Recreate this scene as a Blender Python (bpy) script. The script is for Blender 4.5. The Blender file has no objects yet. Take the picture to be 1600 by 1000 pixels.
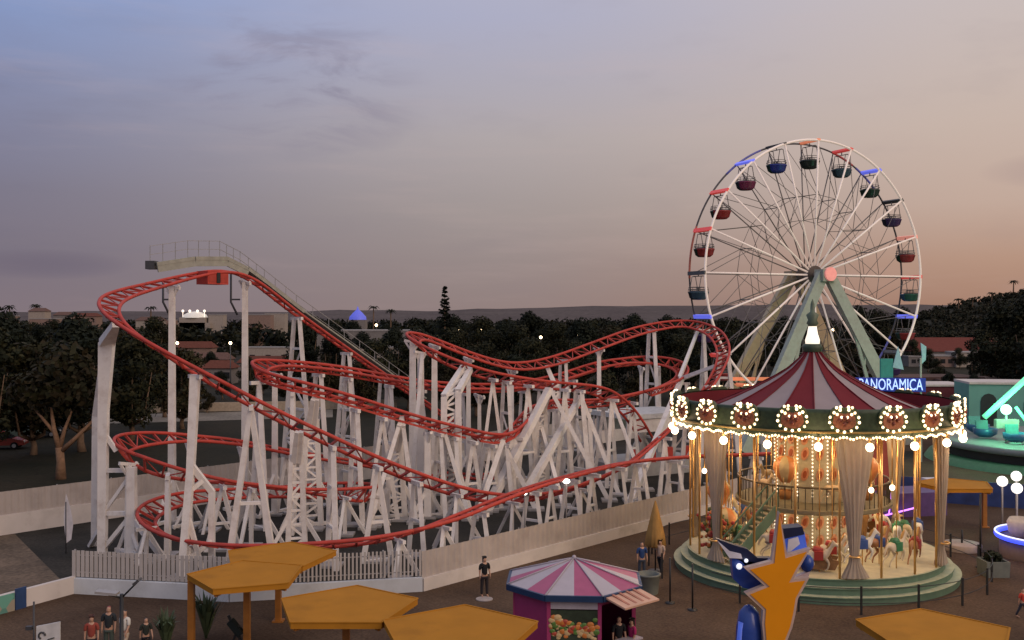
import bpy, bmesh, math, random
from mathutils import Vector, Matrix, noise
R = math.radians
rnd = random.Random(11)
scn = bpy.context.scene
COL = scn.collection
CAMH, FPX, HOR = 12.0, 1600.0, 492.0

# ------------------------------------------------------------------ camera
cd = bpy.data.cameras.new('camera'); cam = bpy.data.objects.new('camera', cd); COL.objects.link(cam)
cam.location = (0, 0, CAMH); cam.rotation_euler = (R(90), 0, 0)
cd.lens = 36; cd.sensor_width = 36; cd.shift_y = -(500 - HOR) / FPX
cd.clip_start = 0.3; cd.clip_end = 12000
scn.camera = cam

# ------------------------------------------------------------------ sky
def srgb(r, g, b, a=1):
    f = lambda c: (c / 255 / 12.92) if c / 255 <= .04045 else ((c / 255 + .055) / 1.055) ** 2.4
    return (f(r), f(g), f(b), a)
world = bpy.data.worlds.new('World'); scn.world = world; world.use_nodes = True
nt = world.node_tree; N = nt.nodes; L = nt.links; N.clear()
def nd(t, **kw):
    n = N.new(t)
    for k, v in kw.items(): setattr(n, k, v)
    return n
def ramp(stops, fac):
    n = nd('ShaderNodeValToRGB'); e = n.color_ramp.elements
    e[0].position, e[0].color = stops[0]
    e[1].position, e[1].color = stops[-1]
    for p, c in stops[1:-1]:
        x = e.new(p); x.color = c
    L.new(fac, n.inputs[0]); return n.outputs[0]
tc = nd('ShaderNodeTexCoord'); sp = nd('ShaderNodeSeparateXYZ'); L.new(tc.outputs['Generated'], sp.inputs[0])
def mth(op, a, b=None, clamp=False):
    n = nd('ShaderNodeMath', operation=op, use_clamp=clamp)
    for i, v in enumerate((a, b)):
        if v is None: continue
        if isinstance(v, (int, float)): n.inputs[i].default_value = v
        else: L.new(v, n.inputs[i])
    return n.outputs[0]
def mixc(f, a, b, bt='MIX'):
    n = nd('ShaderNodeMix', data_type='RGBA', blend_type=bt)
    for s, v in ((n.inputs['Factor'], f), (n.inputs['A'], a), (n.inputs['B'], b)):
        if isinstance(v, (int, float)): s.default_value = v
        elif isinstance(v, tuple): s.default_value = v
        else: L.new(v, s)
    return n.outputs['Result']
el = mth('MAXIMUM', sp.outputs[2], 0.0)
left = ramp([(0, srgb(126, 113, 120)), (.05, srgb(121, 112, 123)), (.11, srgb(121, 117, 134)), (.19, srgb(127, 132, 161)),
             (.28, srgb(130, 151, 196)), (.42, srgb(160, 172, 204)), (1, srgb(194, 192, 206))], el)
mid = ramp([(0, srgb(142, 124, 121)), (.05, srgb(148, 134, 132)), (.10, srgb(158, 147, 145)), (.17, srgb(172, 163, 164)),
            (.28, srgb(169, 170, 192)), (.45, srgb(188, 186, 200)), (1, srgb(196, 192, 204))], el)
right = ramp([(0, srgb(160, 121, 102)), (.05, srgb(178, 144, 125)), (.10, srgb(190, 165, 151)), (.17, srgb(195, 176, 165)),
              (.28, srgb(196, 184, 182)), (.45, srgb(202, 194, 196)), (1, srgb(198, 193, 205))], el)
az = nd('ShaderNodeMapRange', interpolation_type='SMOOTHSTEP'); L.new(sp.outputs[0], az.inputs[0])
az.inputs[1].default_value = -.52; az.inputs[2].default_value = .02
az2 = nd('ShaderNodeMapRange', interpolation_type='SMOOTHSTEP'); L.new(sp.outputs[0], az2.inputs[0])
az2.inputs[1].default_value = -.05; az2.inputs[2].default_value = .46
base = mixc(az2.outputs[0], mixc(az.outputs[0], left, mid), right)
def cloud(scale, zs, lo, hi, det=6, off=0.0):
    mp = nd('ShaderNodeMapping'); L.new(tc.outputs['Generated'], mp.inputs[0])
    mp.inputs['Scale'].default_value = (scale, scale, scale * zs); mp.inputs['Location'].default_value = (off, off * .7, off * .3)
    mp.inputs['Rotation'].default_value = (0, R(9), 0)
    nz = nd('ShaderNodeTexNoise'); L.new(mp.outputs[0], nz.inputs['Vector'])
    nz.inputs['Scale'].default_value = 1; nz.inputs['Detail'].default_value = det; nz.inputs['Roughness'].default_value = .58
    mr = nd('ShaderNodeMapRange', interpolation_type='SMOOTHSTEP'); L.new(nz.outputs[0], mr.inputs[0])
    mr.inputs[1].default_value = lo; mr.inputs[2].default_value = hi
    return mr.outputs[0]
c1 = cloud(3.2, 5.5, .47, .70, 5, 3.1)
lo_ = nd('ShaderNodeMapRange'); L.new(el, lo_.inputs[0]); lo_.inputs[1].default_value = .17; lo_.inputs[2].default_value = .30; lo_.inputs[3].default_value = 1; lo_.inputs[4].default_value = .15
lf = mth('MULTIPLY', mth('SUBTRACT', 1.0, az.outputs[0]), lo_.outputs[0])
base = mixc(mth('MULTIPLY', mth('MULTIPLY', c1, lf), .36), base, srgb(112, 108, 124))
c2 = cloud(9.0, 3.0, .53, .72, 8, 7.7)
base = mixc(mth('MULTIPLY', c2, .06), base, srgb(122, 112, 126))
c3 = cloud(4.0, 9.0, .5, .75, 6, 12.4)
base = mixc(mth('MULTIPLY', c3, .10), base, srgb(205, 178, 172))
# a few combed-out wisps high on the left
def near_dir(x, z, rx, rz):
    a = mth('MULTIPLY', mth('SUBTRACT', sp.outputs[0], x), 1 / rx); c = mth('MULTIPLY', mth('SUBTRACT', sp.outputs[2], z), 1 / rz)
    return mth('SUBTRACT', 1.0, mth('ADD', mth('MULTIPLY', a, a), mth('MULTIPLY', c, c)), clamp=True)
mp = nd('ShaderNodeMapping'); L.new(tc.outputs['Generated'], mp.inputs[0]); mp.inputs['Rotation'].default_value = (0, R(-38), 0); mp.inputs['Scale'].default_value = (9, 9, 34)
nz = nd('ShaderNodeTexNoise'); L.new(mp.outputs[0], nz.inputs['Vector']); nz.inputs['Scale'].default_value = 1; nz.inputs['Detail'].default_value = 7; nz.inputs['Roughness'].default_value = .6; nz.inputs['Distortion'].default_value = .6
mr = nd('ShaderNodeMapRange', interpolation_type='SMOOTHSTEP'); L.new(nz.outputs[0], mr.inputs[0]); mr.inputs[1].default_value = .45; mr.inputs[2].default_value = .7
base = mixc(mth('MULTIPLY', mth('MULTIPLY', mr.outputs[0], near_dir(-.20, .215, .13, .075)), .62), base, srgb(128, 122, 142))
base = mixc(mth('MULTIPLY', near_dir(-.415, .045, .07, .014), .55), base, srgb(104, 96, 112))
base = mixc(mth('MULTIPLY', near_dir(.47, .125, .06, .016), .4), base, srgb(160, 138, 136))
bg = nd('ShaderNodeBackground'); L.new(base, bg.inputs[0]); bg.inputs[1].default_value = 1.05
wo = nd('ShaderNodeOutputWorld'); L.new(bg.outputs[0], wo.inputs[0])

# the sun is already down: a weak, very wide glow of the western sky
sd = bpy.data.lights.new('sun', 'SUN'); sun = bpy.data.objects.new('sun', sd); COL.objects.link(sun)
sd.energy = 1.15; sd.angle = R(40); sd.color = (1.0, .76, .58)
sun.rotation_euler = (R(62), 0, R(46))
vs = scn.view_settings; vs.view_transform = 'Standard'; vs.look = 'None'; vs.exposure = 0; vs.gamma = 1
scn.cycles.max_bounces = 5; scn.cycles.diffuse_bounces = 2; scn.cycles.glossy_bounces = 2; scn.cycles.transmission_bounces = 3
scn.cycles.sample_clamp_indirect = 3.0
scn.cycles.use_denoising = True

# ------------------------------------------------------------------ materials
MATS = {}
def mat(name, col, rough=.6, metal=0.0, emit=None, es=0.0, var=.18, nscale=3.0, bump=0.0, dirt=None, dirt_amt=.0, dscale=1.2, sample=True, objrnd=0.0):
    if name in MATS: return MATS[name]
    m = bpy.data.materials.new(name); m.use_nodes = True
    t = m.node_tree; n = t.nodes; l = t.links
    b = n['Principled BSDF']
    b.inputs['Roughness'].default_value = rough; b.inputs['Metallic'].default_value = metal
    if rough >= .7: b.inputs['Specular IOR Level'].default_value = .12
    geo = n.new('ShaderNodeTexCoord')
    nz = n.new('ShaderNodeTexNoise'); nz.inputs['Scale'].default_value = nscale; nz.inputs['Detail'].default_value = 5
    l.new(geo.outputs['Object'], nz.inputs['Vector'])
    mr = n.new('ShaderNodeMapRange'); mr.inputs[1].default_value = .25; mr.inputs[2].default_value = .75
    mr.inputs[3].default_value = 1 - var; mr.inputs[4].default_value = 1 + var
    l.new(nz.outputs[0], mr.inputs[0])
    mx = n.new('ShaderNodeVectorMath'); mx.operation = 'SCALE'; mx.inputs[0].default_value = col[:3]
    l.new(mr.outputs[0], mx.inputs['Scale'])
    out = mx.outputs[0]
    if dirt:
        d = n.new('ShaderNodeTexNoise'); d.inputs['Scale'].default_value = dscale; d.inputs['Detail'].default_value = 8; d.inputs['Roughness'].default_value = .7
        l.new(geo.outputs['Object'], d.inputs['Vector'])
        dr = n.new('ShaderNodeMapRange'); dr.inputs[1].default_value = .5; dr.inputs[2].default_value = .72; dr.inputs[4].default_value = dirt_amt
        l.new(d.outputs[0], dr.inputs[0])
        mm = n.new('ShaderNodeMix'); mm.data_type = 'RGBA'
        l.new(dr.outputs[0], mm.inputs['Factor']); l.new(out, mm.inputs['A']); mm.inputs['B'].default_value = (*dirt[:3], 1)
        out = mm.outputs['Result']
    if objrnd:
        oi = n.new('ShaderNodeObjectInfo'); rr = n.new('ShaderNodeMapRange'); rr.inputs[3].default_value = 1 - objrnd; rr.inputs[4].default_value = 1 + objrnd
        l.new(oi.outputs['Random'], rr.inputs[0])
        m2 = n.new('ShaderNodeVectorMath'); m2.operation = 'SCALE'; l.new(out, m2.inputs[0]); l.new(rr.outputs[0], m2.inputs['Scale']); out = m2.outputs[0]
    l.new(out, b.inputs['Base Color'])
    if bump:
        bn = n.new('ShaderNodeBump'); bn.inputs['Strength'].default_value = bump; bn.inputs['Distance'].default_value = .05
        l.new(nz.outputs[0], bn.inputs['Height']); l.new(bn.outputs[0], b.inputs['Normal'])
    if emit:
        b.inputs['Emission Color'].default_value = (*emit[:3], 1); b.inputs['Emission Strength'].default_value = es
        if 'bulb' in name:
            ev = n.new('ShaderNodeTexNoise'); ev.inputs['Scale'].default_value = 3.1; ev.inputs['Detail'].default_value = 1; l.new(geo.outputs['Object'], ev.inputs['Vector'])
            em = n.new('ShaderNodeMapRange'); em.inputs[1].default_value = .32; em.inputs[2].default_value = .68; em.inputs[3].default_value = es * .35; em.inputs[4].default_value = es * 1.5
            l.new(ev.outputs[0], em.inputs[0]); l.new(em.outputs[0], b.inputs['Emission Strength'])
        if not sample: m.cycles.emission_sampling = 'NONE'
    MATS[name] = m
    return m
white = mat('white steel paint', (.74, .69, .65), .55, var=.06, nscale=2, dirt=(.30, .20, .14), dirt_amt=.45, dscale=1.1)
greysteel = mat('grey steel', (.36, .34, .33), .5, .3, var=.12)
red = mat('red rail paint', (.46, .045, .028), .65, var=.16, nscale=1.5, dirt=(.25, .05, .04), dirt_amt=.5)
darkred = mat('dark red steel', (.40, .042, .026), .5, var=.2)
yellow = mat('ochre canopy paint', (.41, .175, .018), .8, var=.12, nscale=.8, dirt=(.27, .115, .015), dirt_amt=.6, dscale=.6)
yellowpost = mat('ochre post paint', (.34, .13, .02), .5)
black = mat('black iron', (.012, .012, .013), .5)
darkgrey = mat('dark grey metal', (.05, .05, .055), .5)
basewall = mat('painted wall', (.60, .545, .51), .8, var=.08, nscale=.8, dirt=(.32, .27, .23), dirt_amt=.5, dscale=.5)
palewall = mat('pale blue painted wall', (.56, .58, .60), .8, var=.08, nscale=.8, dirt=(.36, .36, .36), dirt_amt=.5, dscale=.5)
panelm = mat('fence sheet', (.42, .365, .335), .6, var=.10, nscale=1.2, dirt=(.27, .22, .19), dirt_amt=.5, dscale=.7)
slatm = mat('fence slat', (.45, .41, .38), .6, var=.10, nscale=1.5)
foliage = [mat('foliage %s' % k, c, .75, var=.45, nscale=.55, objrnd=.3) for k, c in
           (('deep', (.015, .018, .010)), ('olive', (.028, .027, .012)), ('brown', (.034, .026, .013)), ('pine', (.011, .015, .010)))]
bark = mat('bark', (.16, .105, .07), .9, var=.3, nscale=4, bump=.5)
scrub = mat('scrub', (.05, .05, .038), .9, var=.5, nscale=.06)

# ------------------------------------------------------------------ mesh builder
class MB:
    def __init__(s): s.v = []; s.f = []; s.m = []; s.mi = 0; s.sm = []; s.smooth = False
    def face(s, idx): s.f.append(idx); s.m.append(s.mi); s.sm.append(s.smooth)
    def add(s, vs, fs):
        o = len(s.v); s.v += [Vector(v) for v in vs]
        for f in fs: s.face([i + o for i in f])
    def box(s, c, sz, rz=0.0, taper=1.0):
        hx, hy, hz = (x / 2 for x in sz); cs, sn = math.cos(rz), math.sin(rz); vs = []
        for z in (-hz, hz):
            k = 1 if z < 0 else taper
            for x, y in ((-hx, -hy), (hx, -hy), (hx, hy), (-hx, hy)):
                x *= k; y *= k
                vs.append((c[0] + x * cs - y * sn, c[1] + x * sn + y * cs, c[2] + z))
        s.add(vs, [(3, 2, 1, 0), (4, 5, 6, 7), (0, 1, 5, 4), (1, 2, 6, 5), (2, 3, 7, 6), (3, 0, 4, 7)])
    def beam(s, a, b, w, w2=None, h=None, h2=None, up=None):
        a, b = Vector(a), Vector(b); t = (b - a)
        if t.length < 1e-6: return
        t.normalize(); up = Vector(up) if up else (Vector((0, 1, 0)) if abs(t.z) > .8 else Vector((0, 0, 1)))
        x = t.cross(up).normalized(); y = x.cross(t)
        w2 = w if w2 is None else w2; h = w if h is None else h; h2 = h * w2 / w if h2 is None else h2
        vs = [p + x * (i * ww / 2) + y * (j * hh / 2) for p, ww, hh in ((a, w, h), (b, w2, h2)) for i, j in ((-1, -1), (1, -1), (1, 1), (-1, 1))]
        s.add(vs, [(3, 2, 1, 0), (4, 5, 6, 7), (0, 1, 5, 4), (1, 2, 6, 5), (2, 3, 7, 6), (3, 0, 4, 7)])
    def tube(s, pts, r, n=6, closed=False, caps=True):
        pts = [Vector(p) for p in pts]; rs = r if isinstance(r, (list, tuple)) else [r] * len(pts)
        o = len(s.v); k = len(pts); x = None
        for i, p in enumerate(pts):
            t = (pts[(i + 1) % k] - pts[i - 1]) if closed else (pts[min(i + 1, k - 1)] - pts[max(i - 1, 0)])
            t.normalize()
            if x is None: x = t.cross(Vector((0, 0, 1)) if abs(t.z) < .9 else Vector((1, 0, 0))).normalized()
            else: x = (x - t * x.dot(t)).normalized()
            y = t.cross(x)
            for j in range(n):
                a = 2 * math.pi * j / n
                s.v.append(p + (x * math.cos(a) + y * math.sin(a)) * rs[i])
        sm = s.smooth; s.smooth = True
        for i in range(k if closed else k - 1):
            i2 = (i + 1) % k
            for j in range(n):
                j2 = (j + 1) % n
                s.face([o + i * n + j, o + i * n + j2, o + i2 * n + j2, o + i2 * n + j])
        s.smooth = sm
        if caps and not closed:
            s.face([o + j for j in range(n)][::-1]); s.face([o + (k - 1) * n + j for j in range(n)])
    def lathe(s, c, prof, n=32, a0=0.0, a1=2 * math.pi, smooth=True, mis=None):
        full = abs(a1 - a0 - 2 * math.pi) < 1e-4; m = n if full else n + 1; o = len(s.v)
        for r, z in prof:
            for j in range(m):
                a = a0 + (a1 - a0) * j / n
                s.v.append(Vector((c[0] + r * math.cos(a), c[1] + r * math.sin(a), c[2] + z)))
        sm = s.smooth; s.smooth = smooth
        for i in range(len(prof) - 1):
            for j in range(n):
                j2 = (j + 1) % m
                if mis: s.mi = mis(i, j)
                s.face([o + i * m + j, o + i * m + j2, o + (i + 1) * m + j2, o + (i + 1) * m + j])
        s.smooth = sm
    def ball(s, c, r, n=8, sq=(1, 1, 1)):
        o = len(s.v); h = n // 2 + 1
        s.v.append(Vector(c) + Vector((0, 0, r * sq[2])))
        for i in range(1, h):
            p = math.pi * i / h
            for j in range(n):
                a = 2 * math.pi * j / n
                s.v.append(Vector(c) + Vector((r * sq[0] * math.sin(p) * math.cos(a), r * sq[1] * math.sin(p) * math.sin(a), r * sq[2] * math.cos(p))))
        s.v.append(Vector(c) - Vector((0, 0, r * sq[2]))); e = len(s.v) - 1
        sm = s.smooth; s.smooth = True
        for j in range(n): s.face([o, o + 1 + j, o + 1 + (j + 1) % n])
        for i in range(h - 2):
            for j in range(n):
                a = o + 1 + i * n; s.face([a + j, a + n + j, a + n + (j + 1) % n, a + (j + 1) % n])
        a = o + 1 + (h - 2) * n
        for j in range(n): s.face([a + (j + 1) % n, a + j, e])
        s.smooth = sm
    def prism(s, pts, ext):
        o = len(s.v); n = len(pts); ext = Vector(ext)
        s.v += [Vector(p) for p in pts] + [Vector(p) + ext for p in pts]
        s.face([o + i for i in range(n)][::-1]); s.face([o + n + i for i in range(n)])
        for i in range(n): s.face([o + i, o + (i + 1) % n, o + n + (i + 1) % n, o + n + i])
    def quad(s, a, b, c, d): s.add([a, b, c, d], [(0, 1, 2, 3)])
    def build(s, name, mats, parent=None, world=True, fixn=False):
        me = bpy.data.meshes.new(name)
        off = Vector((0, 0, 0))
        if parent is not None and world: off = ROOT.get(parent.name, off)
        me.from_pydata([tuple(v - off) for v in s.v], [], s.f)
        for m in (mats if isinstance(mats, (list, tuple)) else [mats]): me.materials.append(m)
        me.polygons.foreach_set('material_index', s.m); me.polygons.foreach_set('use_smooth', s.sm)
        if fixn:
            b = bmesh.new(); b.from_mesh(me); bmesh.ops.recalc_face_normals(b, faces=b.faces); b.to_mesh(me); b.free()
        me.update()
        return link(name, me, parent)
ROOT = {}
def link(name, me, parent=None):
    o = bpy.data.objects.new(name, me); COL.objects.link(o)
    if parent is not None:
        o.parent = parent
        if parent.name in ROOT: ROOT[o.name] = ROOT[parent.name]
    return o
def tag(o, label=None, cat=None, group=None, kind=None):
    if label: o['label'] = label
    if cat: o['category'] = cat
    if group: o['group'] = group
    if kind: o['kind'] = kind
    return o
def thing(name, label, cat, loc=(0, 0, 0), group=None):
    o = bpy.data.objects.new(name, None); COL.objects.link(o); o.location = loc; o.empty_display_size = .3
    ROOT[o.name] = Vector(loc); return tag(o, label, cat, group)
KIDS = {}
def copy_tree(o, loc=None, rz=None, sc=None, label=None, parent=None):
    c = o.copy(); COL.objects.link(c)
    if parent is not None: c.parent = parent
    if loc is not None: c.location = loc
    if rz is not None: c.rotation_euler = (0, 0, rz)
    if sc is not None: c.scale = sc if isinstance(sc, tuple) else (sc, sc, sc)
    if label: c['label'] = label
    if o.name not in KIDS: KIDS[o.name] = list(o.children)
    for ch in KIDS[o.name]: copy_tree(ch, parent=c)
    return c
def P(px, py, D): return Vector(((px - 800) / FPX * D, D, CAMH - (py - HOR) / FPX * D))
def G(px, py):
    D = CAMH * FPX / (py - HOR); return Vector(((px - 800) / FPX * D, D, 0))
def GD(px, D): return Vector(((px - 800) / FPX * D, D, 0))
def skinned(verts, edges, root=0, sub=1):
    """grow one continuous body mesh from a skeleton; returns a plain mesh"""
    me = bpy.data.meshes.new('skeleton'); me.from_pydata([v[:3] for v in verts], edges, [])
    bm = bmesh.new(); bm.from_mesh(me); lay = bm.verts.layers.skin.verify(); bm.verts.ensure_lookup_table()
    for i, v in enumerate(verts):
        r = v[3]; bm.verts[i][lay].radius = r if isinstance(r, tuple) else (r, r)
        bm.verts[i][lay].use_root = (i == root)
    bm.to_mesh(me); bm.free()
    o = bpy.data.objects.new('skeleton', me); COL.objects.link(o)
    m = o.modifiers.new('Skin', 'SKIN'); m.use_smooth_shade = True
    s = o.modifiers.new('Subdivision', 'SUBSURF'); s.levels = sub; s.render_levels = sub
    dg = bpy.context.evaluated_depsgraph_get(); dg.update()
    out = bpy.data.meshes.new_from_object(o.evaluated_get(dg))
    bpy.data.objects.remove(o); bpy.data.meshes.remove(me)
    out.polygons.foreach_set('use_smooth', [True] * len(out.polygons))
    return out
def text_mesh(body, size, ext=.03):
    c = bpy.data.curves.new('lettering', 'FONT'); c.body = body; c.size = size; c.extrude = ext; c.align_x = 'CENTER'; c.resolution_u = 3
    o = bpy.data.objects.new('lettering', c); COL.objects.link(o)
    dg = bpy.context.evaluated_depsgraph_get(); dg.update()
    me = bpy.data.meshes.new_from_object(o.evaluated_get(dg)); bpy.data.objects.remove(o)
    return me

# ---- body prototypes (made first, while the scene is still small)
def human_mesh(stride=.10, armswing=.06, carry=False):
    V = [(0, 0, .53, (.075, .055)), (0, 0, .62, (.070, .048)), (0, -.005, .73, (.088, .058)), (0, 0, .81, (.060, .042)), (0, .004, .845, .030), (0, -.004, .885, .045), (0, 0, .925, (.048, .055)), (0, .004, .965, .036)]
    E = [(0, 1), (1, 2), (2, 3), (3, 4), (4, 5), (5, 6), (6, 7)]
    def ch(frm, pts):
        p = frm
        for q in pts:
            V.append(q); E.append((p, len(V) - 1)); p = len(V) - 1
        return p
    ch(5, [(0, -.058, .905, .010), (0, -.066, .896, .006)])                       # nose
    for sx in (-1, 1):
        st = stride * sx; aw = -armswing * sx
        ch(0, [(.055 * sx, 0, .49, .050), (.060 * sx, -st * .45, .285, .034), (.062 * sx, -st * .55 + .05 * abs(st) / .1 * (sx < 0), .05, .022), (.066 * sx, -st * .55 - .07, .018, .018)])
        w = ch(3, [(.105 * sx, 0, .80, .034), (.125 * sx, aw * .3, .655, .026), (.130 * sx, aw - .03 if not carry else -.12, .53 if not carry else .62, .018)])
        vx, vy, vz = V[w][0], V[w][1], V[w][2]
        pm = ch(w, [(vx, vy - .004, vz - .028, (.016, .010))])
        for k in range(4): ch(pm, [(vx + .004 * sx, vy - .016 + .010 * k, vz - .052 - (.004 if k in (1, 2) else 0), .0052), (vx - .003 * sx, vy - .018 + .010 * k, vz - .078 - (.007 if k in (1, 2) else 0), .0040)])
        ch(w, [(vx - .006 * sx, vy - .024, vz - .020, .006), (vx - .008 * sx, vy - .034, vz - .046, .0045)])   # thumb
    return skinned(V, E)
def shirt_mesh(armswing=.06, carry=False):
    V = [(0, 0, .50, (.084, .066)), (0, 0, .62, (.080, .060)), (0, -.005, .73, (.098, .068)), (0, 0, .815, (.070, .052)), (0, .002, .835, .040)]
    E = [(0, 1), (1, 2), (2, 3), (3, 4)]
    for sx in (-1, 1):
        aw = -armswing * sx; V.append((.108 * sx, 0, .80, .043)); E.append((3, len(V) - 1)); V.append((.128 * sx, aw * .3, .66, .037)); E.append((len(V) - 2, len(V) - 1))
    return skinned(V, E)
def trouser_mesh(stride=.10):
    V = [(0, 0, .53, (.080, .062))]; E = []
    for sx in (-1, 1):
        st = stride * sx
        for q in ((.055 * sx, 0, .48, .058), (.061 * sx, -st * .45, .285, .043), (.063 * sx, -st * .55 + .05 * abs(st) / .1 * (sx < 0), .06, .035)):
            V.append(q); E.append((0 if q[2] == .48 else len(V) - 2, len(V) - 1))
    return skinned(V, E)
def hair_mesh(long_):
    V = [(0, .012, .935, (.050, .054)), (0, .008, .972, .038)]; E = [(0, 1)]
    if long_: V += [(0, .042, .885, .040), (0, .052, .80, .034)]; E += [(0, 2), (2, 3)]
    return skinned(V, E)
BODY = {k: human_mesh(*a) for k, a in {'walk': (.20, .08), 'stand': (.03, .02), 'carry': (.05, .0, True)}.items()}
SHIRT = {'walk': shirt_mesh(.08), 'stand': shirt_mesh(.02), 'carry': shirt_mesh(0, True)}
TROU = {'walk': trouser_mesh(.20), 'stand': trouser_mesh(.03), 'carry': trouser_mesh(.05)}
HAIR = {False: hair_mesh(False), True: hair_mesh(True)}
def horse_mesh():
    V = [(0, 0, 1.0, .20), (.28, 0, 1.02, .21), (-.32, 0, 1.04, .215), (.45, 0, 1.18, .15), (.60, 0, 1.42, .105), (.68, 0, 1.58, .085), (.80, 0, 1.50, .075), (.95, 0, 1.36, .048), (1.0, 0, 1.31, .036),
         (-.50, 0, 1.08, .15), (-.66, 0, 1.02, .06), (-.80, 0, .80, .07), (-.84, 0, .58, .025)]
    E = [(0, 1), (0, 2), (1, 3), (3, 4), (4, 5), (5, 6), (6, 7), (7, 8), (2, 9), (9, 10), (10, 11), (11, 12)]
    def ch(frm, pts):
        p = frm
        for q in pts: V.append(q); E.append((p, len(V) - 1)); p = len(V) - 1
    for sy in (-1, 1):
        ch(5, [(.655, .05 * sy, 1.70, .018)])
        k = .10 * sy
        ch(1, [(.34, .13 * sy, .86, .085), (.58 + k, .13 * sy, .66, .055), (.52 + k, .13 * sy, .42, .036), (.40 + k, .13 * sy, .32, .035)])
        ch(2, [(-.36, .13 * sy, .84, .10), (-.30 - k, .13 * sy, .58, .062), (-.60 - k, .13 * sy, .40, .040), (-.72 - k, .13 * sy, .18, .034), (-.66 - k, .13 * sy, .12, .036)])
    return skinned(V, E)
HORSE = horse_mesh()

def person(px, py, h, face, shirt, trou, hair, label, pose='stand', long_hair=False, skin=(.42, .24, .16), g=None, D=None):
    loc = g if g is not None else (G(px, py) if D is None else GD(px, D))
    t = thing('person', label, 'person', loc)
    sk = mat('skin %.2f' % skin[0], skin, .5)
    parts = [('body', BODY[pose], sk), ('shirt', SHIRT[pose], mat('cloth %.3f %.3f %.3f' % shirt, shirt, .85)),
             ('trousers', TROU[pose], mat('cloth %.3f %.3f %.3f' % trou, trou, .85)), ('hair', HAIR[long_hair], mat('hair %.3f' % hair[0], hair, .6))]
    for n, me, m in parts:
        me = me.copy(); me.materials.clear(); me.materials.append(m); link(n, me, t)
    t.scale = (h, h, h); t.rotation_euler = (0, 0, face)
    return t

# ------------------------------------------------------------------ ground
U0, VD = Vector((.671, .742, 0)), Vector((-.742, .671, 0)); C0 = Vector((-3.9, 44.5, 0))
def UV(u, v, z=0): return C0 + U0 * u + VD * v + Vector((0, 0, z))
def ground_mat(name, c1, c2, s, rough=.9, bump=.3, fine=14):
    m = bpy.data.materials.new(name); m.use_nodes = True; t = m.node_tree; n = t.nodes; l = t.links; b = n['Principled BSDF']
    g = n.new('ShaderNodeTexCoord'); a = n.new('ShaderNodeTexNoise'); a.inputs['Scale'].default_value = s; a.inputs['Detail'].default_value = 7; a.inputs['Roughness'].default_value = .65
    f = n.new('ShaderNodeTexNoise'); f.inputs['Scale'].default_value = fine; f.inputs['Detail'].default_value = 4
    l.new(g.outputs['Object'], a.inputs['Vector']); l.new(g.outputs['Object'], f.inputs['Vector'])
    r = n.new('ShaderNodeValToRGB'); r.color_ramp.elements[0].position = .35; r.color_ramp.elements[0].color = (*c1, 1); r.color_ramp.elements[1].position = .66; r.color_ramp.elements[1].color = (*c2, 1)
    l.new(a.outputs[0], r.inputs[0])
    mr = n.new('ShaderNodeMapRange'); mr.inputs[1].default_value = .3; mr.inputs[2].default_value = .7; mr.inputs[3].default_value = .7; mr.inputs[4].default_value = 1.3; l.new(f.outputs[0], mr.inputs[0])
    v = n.new('ShaderNodeVectorMath'); v.operation = 'SCALE'; l.new(r.outputs[0], v.inputs[0]); l.new(mr.outputs[0], v.inputs['Scale'])
    l.new(v.outputs[0], b.inputs['Base Color']); b.inputs['Roughness'].default_value = rough; b.inputs['Specular IOR Level'].default_value = .5 if rough < .8 else .12
    bn = n.new('ShaderNodeBump'); bn.inputs['Strength'].default_value = bump; bn.inputs['Distance'].default_value = .04; l.new(f.outputs[0], bn.inputs['Height']); l.new(bn.outputs[0], b.inputs['Normal'])
    return m
def sheet(name, pts, z, m, kind='structure'):
    b = MB(); b.add([(p[0], p[1], z) for p in pts], [tuple(range(len(pts)))]); return tag(b.build(name, m), kind=kind)
m_earth = ground_mat('dark dry grass', (.014, .014, .008), (.030, .024, .014), .12, fine=2.5)
m_pave = ground_mat('brown paving', (.066, .040, .026), (.110, .070, .045), .22, .85, fine=9)
m_yard = ground_mat('coaster yard asphalt', (.022, .021, .018), (.045, .040, .034), .3, fine=7)
m_soil = ground_mat('trodden soil', (.085, .066, .050), (.17, .125, .09), .35, fine=5)
m_road = ground_mat('pale road', (.16, .14, .115), (.24, .21, .175), .2, fine=3)
t_ = m_pave.node_tree; n_ = t_.nodes; br = n_.new('ShaderNodeTexBrick'); br.inputs['Scale'].default_value = .55; br.inputs['Mortar Size'].default_value = .012; br.inputs['Color1'].default_value = (1, 1, 1, 1); br.inputs['Color2'].default_value = (.84, .84, .84, 1); br.inputs['Mortar'].default_value = (.55, .55, .55, 1)
gg = n_.new('ShaderNodeTexCoord'); mp_ = n_.new('ShaderNodeMapping'); mp_.inputs['Rotation'].default_value = (0, 0, .84); t_.links.new(gg.outputs['Object'], mp_.inputs[0]); t_.links.new(mp_.outputs[0], br.inputs['Vector'])
pb = n_['Principled BSDF']; src = pb.inputs['Base Color'].links[0].from_socket; mm_ = n_.new('ShaderNodeMix'); mm_.data_type = 'RGBA'; mm_.blend_type = 'MULTIPLY'; mm_.inputs['Factor'].default_value = .38; t_.links.new(src, mm_.inputs['A']); t_.links.new(br.outputs[0], mm_.inputs['B']); t_.links.new(mm_.outputs['Result'], pb.inputs['Base Color'])
b = MB(); b.add([(-4000, -60, -.02), (4000, -60, -.02), (4000, 6000, -.02), (-4000, 6000, -.02)], [(0, 1, 2, 3)])
tag(b.build('ground', m_earth), kind='structure')
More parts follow.
